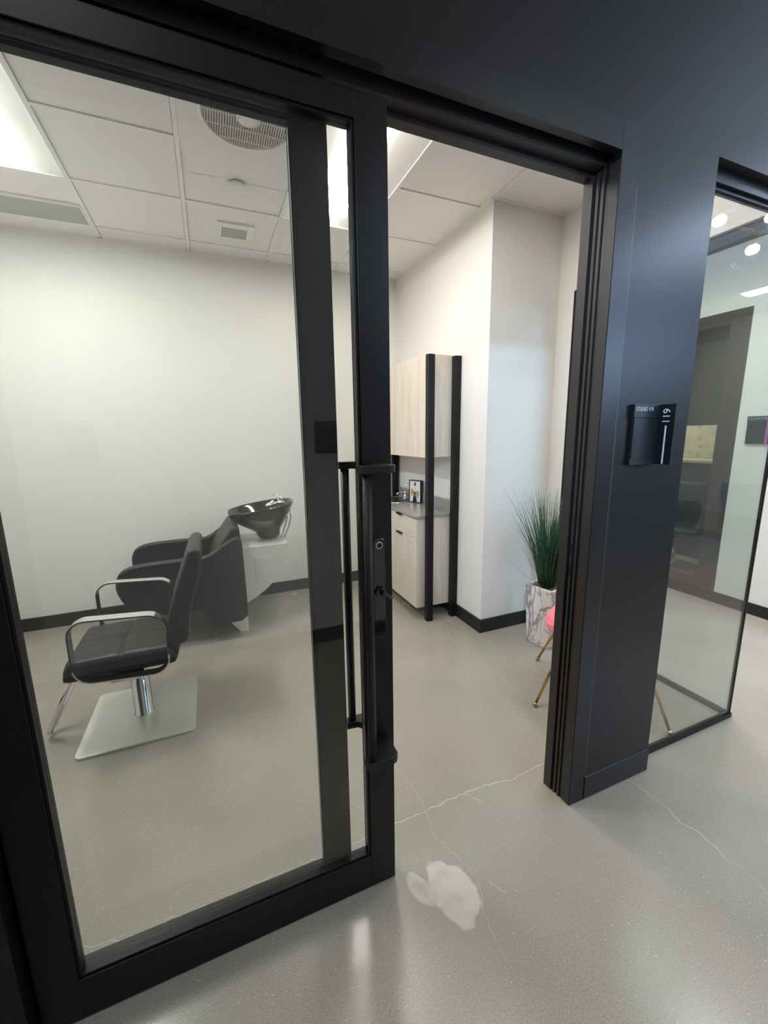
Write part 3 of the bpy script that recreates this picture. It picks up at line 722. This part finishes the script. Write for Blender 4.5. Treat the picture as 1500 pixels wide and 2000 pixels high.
mb.prism([(-0.004, 0.098), (-0.020, 0.118), (-0.040, 0.138), (-0.052, 0.136), (-0.050, 0.112), (-0.056, 0.095), (-0.044, 0.078), (-0.048, 0.060), (-0.030, 0.070), (-0.012, 0.090)], -0.0005, 0.0004)
mb.prism([(0.002, 0.098), (0.022, 0.116), (0.048, 0.118), (0.044, 0.098), (0.052, 0.078), (0.036, 0.072), (0.040, 0.052), (0.026, 0.046), (0.012, 0.085)], -0.0005, 0.0004)
obj('gold_wings', pmap(mb), bgold_m, pr)
mb = MB(); mb.prism([(-0.006, 0.166), (0.006, 0.168), (0.010, 0.158), (0.004, 0.148), (0.010, 0.138), (0.018, 0.122), (-0.014, 0.120), (-0.008, 0.140), (-0.004, 0.152)], -0.0005, 0.0002); obj('shoulders', pmap(mb), bskin_m, pr)

# ================================================================== STYLING CHAIR
ch = thing('styling_chair', 'black salon styling chair with chrome loop arms on a square steel base', 'chair', (-0.487, 2.555, 0))
mb = MB(); mb.prism(rrect(-0.765, -0.205, 2.268, 2.845, 0.03), 0.002, 0.014); obj('base_plate', mb, steel_m, ch, bevel=0.002)
mb = MB(); mb.lathe((-0.487, 2.558, 0.014), [(0.054, 0), (0.054, 0.004), (0.048, 0.007), (0.048, 0.215), (0.042, 0.22), (0.042, 0.36)], 36); obj('hydraulic_column', mb, chrome_m, ch)
mb = MB(); mb.box(-0.66, -0.34, 2.50, 2.62, 0.365, 0.388); mb.box(-0.56, -0.42, 2.26, 2.85, 0.385, 0.398)
obj('seat_bracket', mb, chrome_m, ch, bevel=0.003)
# seat cushion (grid top with cross seam)
def cushion(x0, x1, y0, y1, z0, z1, crown, rad, seams, n=44, wedge=0.0):
    mb = MB(); V = {}
    for i in range(n+1):
        for j in range(n+1):
            a, b = i/n, j/n
            x, y = x0+(x1-x0)*a, y0+(y1-y0)*b
            ex = min(a, 1-a)*(x1-x0); ey = min(b, 1-b)*(y1-y0)
            def e(d): return 0 if d >= rad else rad-math.sqrt(max(0, rad*rad-(rad-d)**2))
            z = z1+crown*math.sin(PI*a)**0.5*math.sin(PI*b)**0.5 - e(ex) - e(ey) + wedge*(a-0.5)
            for (sa, sv, sw, dp) in seams:
                d = abs((a if sa == 'x' else b)-sv)*((x1-x0) if sa == 'x' else (y1-y0)); z -= dp*math.exp(-(d/sw)**2)
            dm = math.hypot(x-(x0+x1)/2, y-(y0+y1)/2); z -= 0.012*math.exp(-(dm/0.03)**2)
            V[i, j] = mb.bm.verts.new((x, y, max(z, z0+0.02)))
    for i in range(n):
        for j in range(n): mb._f([V[i, j], V[i+1, j], V[i+1, j+1], V[i, j+1]], True)
    bd = [(i, 0) for i in range(n)]+[(n, j) for j in range(n)]+[(i, n) for i in range(n, 0, -1)]+[(0, j) for j in range(n, 0, -1)]
    r0 = [V[k] for k in bd]; r1 = [mb.bm.verts.new((V[k].co.x, V[k].co.y, z0+0.015)) for k in bd]
    cxm, cym = (x0+x1)/2, (y0+y1)/2
    r2_ = [mb.bm.verts.new((cxm+(V[k].co.x-cxm)*0.94, cym+(V[k].co.y-cym)*0.94, z0)) for k in bd]
    for A, B in ((r0, r1), (r1, r2_)):
        for i in range(len(A)): mb._f([A[i], A[(i+1)%len(A)], B[(i+1)%len(A)], B[i]], True)
    mb._f(r2_)
    return mb
obj('seat', cushion(-0.765, -0.265, 2.315, 2.795, 0.400, 0.502, 0.012, 0.035, (('x', 0.5, 0.007, 0.011), ('y', 0.5, 0.006, 0.007))), vinyl_m, ch)
# backrest: outline in x-z swept along y with rounded side edges
prof = [(-0.295, 0.400), (-0.305, 0.52), (-0.285, 0.66), (-0.235, 0.80), (-0.185, 0.93), (-0.162, 0.995), (-0.135, 1.018), (-0.098, 1.010), (-0.088, 0.975), (-0.105, 0.87), (-0.135, 0.78), (-0.175, 0.66), (-0.192, 0.53), (-0.205, 0.50), (-0.238, 0.495), (-0.250, 0.44), (-0.27, 0.398)]
def slab_y(prof, y0, y1, rad=0.022, n=5, mb=None):
    mb = mb or MB(); cx = sum(p[0] for p in prof)/len(prof); cz = sum(p[1] for p in prof)/len(prof)
    # inset polygon along its normals for rounded edges
    m_ = len(prof); nrm = []
    ar = sum(prof[i][0]*prof[(i+1)%m_][1]-prof[(i+1)%m_][0]*prof[i][1] for i in range(m_)); sg = 1 if ar > 0 else -1
    for i in range(m_):
        a = Vector((prof[(i+1)%m_][0]-prof[i-1][0], prof[(i+1)%m_][1]-prof[i-1][1])).normalized()
        nrm.append(Vector((-a.y, a.x))*sg)
    rs = []
    for k in range(n+1):
        t = k/n*PI/2; ins = rad*(1-math.sin(t)); yy = y0+rad*(1-math.cos(t))
        rs.append([Vector((prof[i][0]+nrm[i].x*ins, yy, prof[i][1]+nrm[i].y*ins)) for i in range(m_)])
    for k in range(n, -1, -1):
        t = k/n*PI/2; ins = rad*(1-math.sin(t)); yy = y1-rad*(1-math.cos(t))
        rs.append([Vector((prof[i][0]+nrm[i].x*ins, yy, prof[i][1]+nrm[i].y*ins)) for i in range(m_)])
    return mb.rings(rs)
def densify(pts, it=2):
    for _ in range(it):
        q = []
        for i in range(len(pts)):
            a, b = pts[i], pts[(i+1)%len(pts)]
            q += [(a[0]*.75+b[0]*.25, a[1]*.75+b[1]*.25), (a[0]*.25+b[0]*.75, a[1]*.25+b[1]*.75)]
        pts = q
    return pts
obj('backrest', slab_y(densify(prof, 2), 2.325, 2.785, 0.02), vinyl_m, ch)
def loop_arm(y0, y1):
    th = 0.007
    def ring(x0, x1, z0, z1, rr): return [(x, z-0.075*(x+0.49)) for x, z in rrect(x0, x1, z0, z1, rr, 10)]
    o_ = ring(-0.705, -0.283, 0.405, 0.735, 0.085); i_ = ring(-0.705+th, -0.283-th, 0.405+th, 0.735-th, 0.085-th)
    mb = MB(); n = len(o_)
    A = [[mb.bm.verts.new((p[0], y, p[1])) for p in rg] for rg, y in ((o_, y0), (o_, y1), (i_, y1), (i_, y0))]
    for a, b in ((0, 1), (1, 2), (2, 3), (3, 0)):
        for i in range(n): mb._f([A[a][i], A[a][(i+1)%n], A[b][(i+1)%n], A[b][i]], True)
    for rg in A:
        for i in range(n):
            e = mb.bm.edges.get((rg[i], rg[(i+1)%n]))
            if e: e.smooth = False
    return mb
a1_ = obj('armrest', loop_arm(2.240, 2.300), chrome_m, ch, label='flat chrome loop armrest on the near side')
a2_ = obj('armrest', loop_arm(2.806, 2.862), chrome_m, ch, label='flat chrome loop armrest on the far side')
for x in (-0.545, -0.445):
    mb = MB(); mb.lathe((x, 2.274, 0.385), [(0.012, 0), (0.012, 0.02)], 14)
    obj('arm_bolt', mb, chrome_m, ch)
mb = MB()
for yy in (2.44, 2.64):
    mb.tube([(-0.60, yy, 0.375), (-0.735, yy, 0.372), (-0.765, yy, 0.355), (-0.84, yy*0.6+2.54*0.4, 0.215), (-0.915, 2.54+(yy-2.54)*0.35, 0.07), (-0.925, 2.54+(yy-2.54)*0.2, 0.045)], 0.0155, 14)
mb.tube([(-0.925, 2.51, 0.047), (-0.927, 2.54, 0.043), (-0.925, 2.57, 0.047)], 0.0125, 12)
obj('footrest', mb, chrome_m, ch)

# ================================================================== SHAMPOO UNIT
su = thing('shampoo_unit', 'black shampoo backwash chair with glossy bowl on a steel cabinet', 'shampoo chair', (-0.1, 3.65, 0))
side = [(-0.62, 0.35), (-0.665, 0.43), (-0.70, 0.53), (-0.695, 0.60), (-0.665, 0.665), (-0.58, 0.698), (-0.40, 0.706), (-0.22, 0.705), (-0.13, 0.700), (-0.06, 0.722), (0.02, 0.778), (0.08, 0.818), (0.128, 0.836), (0.158, 0.826), (0.168, 0.795), (0.172, 0.60), (0.174, 0.30), (0.174, 0.15), (-0.02, 0.148), (-0.095, 0.152), (-0.125, 0.22), (-0.16, 0.29), (-0.22, 0.345)]
side = densify(side, 1)
for (ya, yb, lab) in ((3.27, 3.345, 'near padded black side arm'), (3.945, 4.02, 'far padded black side arm')):
    obj('side_arm', slab_y(side, ya, yb, 0.016), vinyl_m, su, label=lab)
mb = MB()
seatp = densify([(-0.60, 0.26), (-0.62, 0.36), (-0.58, 0.41), (-0.30, 0.405), (-0.10, 0.40), (-0.05, 0.42), (0.0, 0.40), (0.0, 0.26)], 1)
obj('seat_cushion', slab_y(seatp, 3.345, 3.945, 0.018), vinyl_m, su)
backp = densify([(-0.12, 0.37), (-0.10, 0.55), (-0.03, 0.72), (0.05, 0.83), (0.10, 0.900), (0.150, 0.905), (0.165, 0.86), (0.165, 0.60), (0.16, 0.30), (0.0, 0.30)], 1)
obj('back_cushion', slab_y(backp, 3.345, 3.945, 0.018), vinyl_m, su)
cabp = [(0.0, 0.55), (0.178, 0.715), (0.537, 0.715), (0.536, 0.66), (0.522, 0.60), (0.495, 0.53), (0.452, 0.458), (0.40, 0.395), (0.335, 0.335), (0.26, 0.285), (0.178, 0.243), (0.176, 0.0), (0.112, 0.0), (0.036, 0.105), (0.0, 0.16)]
mb = MB(); mb.prism(cabp, 3.40, 3.90, 'y'); cb = obj('cabinet', mb, panel_m, su, bevel=0.002)
mb = MB(); mb.prism([(x, z) for x, z in rrect(0.262, 0.412, 0.430, 0.625, 0.012, 4)], 3.397, 3.401, 'y'); obj('access_panel', mb, panel_m, cb, bevel=0.001)
# bowl
CXB, CYB = 0.355, 3.65
def bring(xc, rx, ry, z, tilt=0.0, notch=0.0, n=48, sq=1.0):
    out = []
    for k in range(n):
        a = 2*PI*k/n; ca, sa = math.cos(a), math.sin(a)
        x = xc+rx*math.copysign(abs(ca)**sq, ca); y = CYB+ry*math.copysign(abs(sa)**sq, sa)
        zz = z+tilt*(x-CXB)
        fr = max(0, -ca)
        g = math.exp(-((y-CYB)/0.075)**2)*fr**3
        zz -= notch*g; x += notch*0.9*g
        out.append(Vector((x, y, zz)))
    return out
mb = MB()
mb.rings([bring(0.415, 0.100, 0.085, 0.716), bring(0.415, 0.100, 0.090, 0.775), bring(0.405, 0.115, 0.11, 0.800, 0.05), bring(0.395, 0.170, 0.16, 0.845, 0.12), bring(0.375, 0.225, 0.205, 0.905, 0.13, 0.01),
          bring(0.362, 0.268, 0.232, 0.965, 0.13, 0.03, sq=0.9), bring(0.356, 0.285, 0.243, 1.000, 0.13, 0.045, sq=0.88), bring(0.356, 0.285, 0.243, 1.010, 0.13, 0.045, sq=0.88),
          bring(0.357, 0.272, 0.230, 1.010, 0.13, 0.045, sq=0.88), bring(0.360, 0.255, 0.215, 0.985, 0.13, 0.035, sq=0.9), bring(0.375, 0.215, 0.18, 0.92, 0.12, 0.01), bring(0.39, 0.15, 0.13, 0.865, 0.1), bring(0.39, 0.04, 0.04, 0.855, 0.05)])
bw = obj('wash_bowl', mb, gloss_m, su, sub=1, label='glossy black wash bowl')
mb = MB(); mb.lathe((0.535, 3.66, 1.020), [(0.030, 0), (0.030, 0.012), (0.024, 0.018), (0.026, 0.045), (0.020, 0.06), (0.0001, 0.068)], 24)
mb.tube([(0.535, 3.66, 1.08), (0.51, 3.655, 1.096), (0.46, 3.64, 1.105)], [0.008, 0.006, 0.004], 10)
mb.box(0.50, 0.57, 3.60, 3.72, 1.008, 1.026)
obj('mixer_tap', mb, chrome_m, bw, bevel=0.002)
mb = MB(); mb.tube([(0.545, 3.575, 1.03), (0.50, 3.575, 1.035), (0.455, 3.57, 1.025)], [0.014, 0.013, 0.012], 14)
mb.tube([(0.455, 3.57, 1.027), (0.425, 3.568, 1.018), (0.405, 3.567, 1.005)], [0.018, 0.026, 0.024], 16)
obj('spray_head', mb, chrome_m, bw)
mb = MB(); mb.tube([(0.60, 3.56, 0.97), (0.60, 3.55, 0.90), (0.575, 3.545, 0.82), (0.535, 3.54, 0.74), (0.525, 3.54, 0.715)], 0.007, 10)
mb.tube([(0.585, 3.60, 0.95), (0.575, 3.60, 0.88), (0.545, 3.60, 0.80), (0.515, 3.60, 0.72)], 0.007, 10)
obj('supply_hose', mb, chrome_m, bw)
mb = MB(); mb.lathe((0.676, 4.052, 0.0), [(0.032, 0), (0.032, 0.002), (0.028, 0.003), (0.0001, 0.003)], 28)
tag(obj('floor_cap', mb, mat('cap_beige', (0.5, 0.47, 0.42), 0.5)), 'small pale round cap on the floor by the back baseboard', 'floor cap')

# ================================================================== PLANTER
pl = thing('potted_plant', 'tall green artificial grass in a square marbled pot', 'plant', (2.26, 2.24, 0))
ctr = Vector((2.262, 2.248, 0)); ang = math.radians(13)
def sq(h, z, c=ctr):
    return [c+Vector((h*(x*math.cos(ang)-y*math.sin(ang)), h*(x*math.sin(ang)+y*math.cos(ang)), z)) for x, y in ((-1,-1),(1,-1),(1,1),(-1,1))]
mb = MB(); mb.rings([sq(0.088, 0.001), sq(0.094, 0.06), sq(0.111, 0.460), sq(0.112, 0.470), sq(0.094, 0.470), sq(0.091, 0.43)], True, True, smooth=False)
obj('pot', mb, marble_m, pl, bevel=0.006, seg=3)
mb = MB(); mb.rings([sq(0.090, 0.432), sq(0.090, 0.448)], True, True, smooth=False); obj('soil', mb, soil_m, pl)
def blade(mb, base, tip, bend, w):
    n = 7; base = Vector(base); tip = Vector(tip); rs = []
    for i in range(n):
        t = i/(n-1); p = base.lerp(tip, t)+bend*math.sin(PI*t)
        rs.append((p, w*(1-0.85*t)))
    rr = []
    for p, ww in rs: rr.append([p+Vector((ww*math.cos(a), ww*math.sin(a), 0)) for a in (0, 2.1, 4.2)])
    mb.rings(rr, True, True)
mb = MB()
for i in range(330):
    a = random.uniform(0, 2*PI); rr = 0.06*math.sqrt(random.random()); h = random.uniform(0.38, 0.75)
    b = (ctr.x+rr*math.cos(a), ctr.y+rr*math.sin(a), 0.465)
    sp_ = random.uniform(0.0, 0.30)*(0.4+0.6*h/0.7); a2 = a+random.uniform(-0.5, 0.5)
    tx, ty = b[0]+sp_*math.cos(a2), b[1]+sp_*math.sin(a2)
    tx = min(tx, XR-0.02 if ty > 2.4 else GX-0.02); ty = min(ty, YC-0.03)
    blade(mb, b, (tx, ty, 0.465+h), Vector((-0.12*math.cos(a2)*sp_, -0.12*math.sin(a2)*sp_, 0.02)), random.uniform(0.0028, 0.0044))
g = obj('grass_blades', mb, green_m, pl); g['kind'] = 'stuff'
mb = MB()
for tip, bd in (((1.81, 2.18, 0.76), 0.03), ((1.80, 2.20, 0.575), 0.015), ((1.93, 2.2, 0.86), 0.02)):
    blade(mb, (ctr.x-0.03, ctr.y-0.02, 0.47), tip, Vector((0, 0, -bd)), 0.0024)
obj('stray_blades', mb, dark_green_m, pl, label='thin brown stray blades bending to the left')

# ================================================================== PINK CHAIR
pk = thing('pink_chair', 'pink upholstered chair with thin gold legs, mostly hidden by the column', 'chair', (2.08, 1.63, 0))
feet = [(2.029, 2.06), (1.651, 1.675), (2.136, 1.203), (2.514, 1.588)]
cc = Vector((2.082, 1.631, 0)); U = Vector((0.378, 0.385, 0)).normalized(); Vv = Vector((0.485, -0.472, 0)).normalized()
for fx, fy in feet:
    top = cc+(Vector((fx, fy, 0))-cc)*0.58+Vector((0, 0, 0.392))
    mb = MB(); mb.tube([(fx, fy, 0.014), tuple(top)], [0.0075, 0.0105], 14)
    lg = obj('leg', mb, gold_m, pk)
    mb = MB(); mb.ball((fx, fy, 0.0145), 0.0140, 8); obj('foot', mb, gold_m, lg)
mb = MB()
def pkp(a, t):     # outline in (U, V) at angle a; t height level
    return a
rs = []
n = 48
for lev in range(9):
    t = lev/8
    rg = []
    for k in range(n):
        a = 2*PI*k/n; ca, sa = math.cos(a), math.sin(a)      # ca along V (back at +), sa along U
        back = max(0, (ca+0.25)/1.25)**1.2
        zt = 0.452+0.32*back+0.10*(1-back)*abs(sa)**2
        z = 0.345+(zt-0.345)*t
        rad = 0.17+0.13*min(1, (t*1.6))**0.6
        rg.append(cc+Vv*(rad*1.02*ca)+U*(rad*0.98*sa)+Vector((0, 0, z)))
    rs.append(rg)
for lev in range(8, 1, -1):
    t = lev/8
    rs.append([cc+(p-cc).to_2d().to_3d()*0.955+Vector((0, 0, max(p.z-0.0, 0.42))) for p in rs[lev]])
obj('seat_shell', mb.rings(rs), pink_m, pk, sub=1)
mb = MB(); mb.rings([[cc+Vv*(rr*math.cos(2*PI*k/32))+U*(rr*math.sin(2*PI*k/32))+Vector((0, 0, z)) for k in range(32)] for rr, z in ((0.24, 0.40), (0.294, 0.425), (0.300, 0.455), (0.285, 0.485), (0.22, 0.505), (0.10, 0.512))])
obj('seat_cushion', mb, pink_m, pk)

# ================================================================== DOOR SIGN
sg = thing('studio_sign', 'black STUDIO 119 sign with a projecting number blade on the charcoal column', 'sign', (1.56, 1.10, 1.47))
mb = MB(); mb.box(1.462, 1.640, 1.088, 1.100, 1.472, 1.697); obj('back_plate', mb, sign_m, sg, bevel=0.001)
mb = MB(); mb.box(1.460, 1.640, 1.082, 1.089, 1.648, 1.697); up_ = obj('name_panel', mb, signp_m, sg, bevel=0.0008)
mb = MB(); mb.box(1.466, 1.640, 1.084, 1.089, 1.496, 1.647); obj('insert_panel', mb, signp_m, sg, bevel=0.0008)
mb = MB(); mb.box(1.460, 1.640, 1.083, 1.089, 1.472, 1.4955); obj('lower_strip', mb, signp_m, sg, bevel=0.0008)
XM = Matrix(((1, 0, 0, 0), (0, 0, -1, 0), (0, 1, 0, 0), (0, 0, 0, 1)))
text('lettering', 'STUDIO 119', 0.0150, Matrix.Translation((1.4675, 1.0815, 1.6725)) @ XM, dim_text_m, up_, width=0.094)
# blade facing the doorway (-x), text reads bottom to top
mb = MB(); mb.box(1.598, 1.606, 1.022, 1.090, 1.472, 1.697); bl = obj('number_blade', mb, sign_m, sg, bevel=0.001)
# local text x -> +z ; local text y -> -... ; normal -> -x
BM = Matrix(((0, 0, -1, 1.5975), (0, 1, 0, 1.040), (1, 0, 0, 1.635), (0, 0, 0, 1)))
BM = Matrix(((0, 0, -1, 1.5975), (0, 1, 0, 0), (1, 0, 0, 0), (0, 0, 0, 1)))
# y of the glyph must grow away from the reader's right: seen from -x, right is -y, so rotated-left glyph tops point to the left (+y)
text('number_lettering', '119', 0.027, Matrix.Translation((0, 1.040, 1.632)) @ BM, text_m, bl, width=0.048)
mb = MB(); mb.box(1.5968, 1.5985, 1.049, 1.0545, 1.474, 1.618); obj('number_stripe', mb, text_m, bl)

# sign across the hall (far wall, faces -x)
s2 = thing('studio_sign', 'black studio sign on the white wall across the hall', 'sign', (FX, 2.0, 1.48))
mb = MB(); mb.box(FX-0.012, FX, 1.93, 2.112, 1.480, 1.708); obj('back_plate', mb, sign_m, s2, bevel=0.001)
mb = MB(); mb.box(FX-0.016, FX-0.011, 1.93, 2.114, 1.66, 1.708); a_ = obj('name_panel', mb, signp_m, s2)
FM = Matrix(((0, 0, -1, FX-0.0165), (-1, 0, 0, 2.108), (0, 1, 0, 1.680), (0, 0, 0, 1)))
text('lettering', 'STUDIO 118', 0.017, FM, dim_text_m, a_, width=0.13)
mb = MB(); mb.box(FX-0.045, FX-0.012, 1.952, 1.960, 1.480, 1.708); obj('number_blade', mb, purple_m, s2)

# signs on the opposite wall, seen only as reflections in the door glass
for x0, lab in ((0.70, 'black studio sign on the wall opposite the door, right'), (-0.80, 'black studio sign on the wall opposite the door, left')):
    s3 = thing('studio_sign', lab, 'sign', (x0+0.09, -0.65, 1.47))
    mb = MB(); mb.box(x0, x0+0.18, -0.65, -0.636, 1.47, 1.70); obj('back_plate', mb, sign_m, s3)
    text('lettering', 'STUDIO', 0.018, Matrix(((-1, 0, 0, x0+0.165), (0, 0, 1, -0.6355), (0, 1, 0, 1.67), (0, 0, 0, 1))), dim_text_m, s3, width=0.07)

# ================================================================== NEIGHBOURING STUDIO CONTENT
ts = thing('tiled_counter', 'tan mosaic wall panel behind glass across the hall', 'wall panel', (6.2, 3.5, 0))
mb = MB(); mb.box(6.0, 6.04, 2.6, 4.4, 1.00, 1.66); obj('mosaic_panel', mb, mosaic_m, ts)
mb = MB(); mb.box(6.041, 6.1, 2.6, 4.4, 0.0, 1.66); obj('backing', mb, dark_room_m, ts)
kc = thing('dark_counter', 'dark counter with a pale top beyond the far glass', 'counter', (5.75, 3.25, 0))
mb = MB(); mb.box(5.55, 5.95, 2.75, 3.75, 0, 1.20); obj('body', mb, dark_room_m, kc, bevel=0.004)
mb = MB(); mb.box(5.53, 5.97, 2.73, 3.77, 1.20, 1.23); obj('top', mb, mat('pale_top', (0.6, 0.55, 0.42), 0.4), kc)
def dark_chair(cx, cy, rz, lab):
    t = thing('salon_chair', lab, 'chair', (cx, cy, 0), 'dark salon chairs in the studio across the hall')
    R = Matrix.Translation((cx, cy, 0)) @ Matrix.Rotation(rz, 4, 'Z')
    def mp_(mb):
        for v in mb.bm.verts: v.co = R @ v.co
        return mb
    obj('base', mp_(MB().lathe((0, 0, 0), [(0.28, 0), (0.28, 0.02), (0.05, 0.04), (0.035, 0.06), (0.035, 0.42)], 28)), chrome_m, t)
    obj('seat', mp_(slab_y(densify([(-0.26, 0.42), (-0.26, 0.52), (0.24, 0.53), (0.24, 0.42)], 2), -0.26, 0.26, 0.03)), vinyl_m, t)
    obj('backrest', mp_(slab_y(densify([(0.20, 0.50), (0.24, 0.98), (0.30, 1.0), (0.33, 0.95), (0.28, 0.48)], 2), -0.24, 0.24, 0.03)), vinyl_m, t)
dark_chair(5.0, 3.05, 0.4, 'dark salon chair behind the far glass, left of the pale wall')
dark_chair(4.95, 2.3, 0.2, 'dark salon chair behind the far glass, close to its frame')

# ================================================================== CHANDELIER (hall, mirrored in the front glass)
cd = thing('globe_chandelier', 'clear glass globe chandelier in the hall mirrored in the right glass', 'chandelier', (3.5, 0.1, HZ))
mb = MB(); mb.lathe((3.5, 0.1, HZ-0.03), [(0.09, 0), (0.09, 0.03)], 28); mb.tube([(3.5, 0.1, HZ-0.02), (3.5, 0.1, 3.2)], 0.008, 10)
GL = [(3.36, 0.34, 2.99), (3.78, 0.34, 2.87), (3.92, 0.36, 3.10), (3.45, -0.2, 3.03), (3.2, 0.0, 2.86)]
for g_ in GL: mb.tube([(3.5, 0.1, 3.2), (g_[0], g_[1], g_[2]+0.13)], 0.006, 10)
obj('stem', mb, gold_m, cd)
for g_ in GL:
    mb = MB(); pr_ = [(0.03, 0.128), (0.07, 0.105), (0.105, 0.06), (0.12, 0.0), (0.105, -0.06), (0.07, -0.098), (0.03, -0.117), (0.0001, -0.12)]
    mb.lathe(g_, pr_, 32); gg = obj('globe', mb, globe_m, cd)
    mb = MB(); mb.ball((g_[0], g_[1], g_[2]+0.02), 0.032, 10); obj('bulb', mb, bulb_m, gg)
    mb = MB(); mb.lathe((g_[0], g_[1], g_[2]+0.05), [(0.018, 0), (0.018, 0.08)], 14); obj('socket', mb, gold_m, gg)
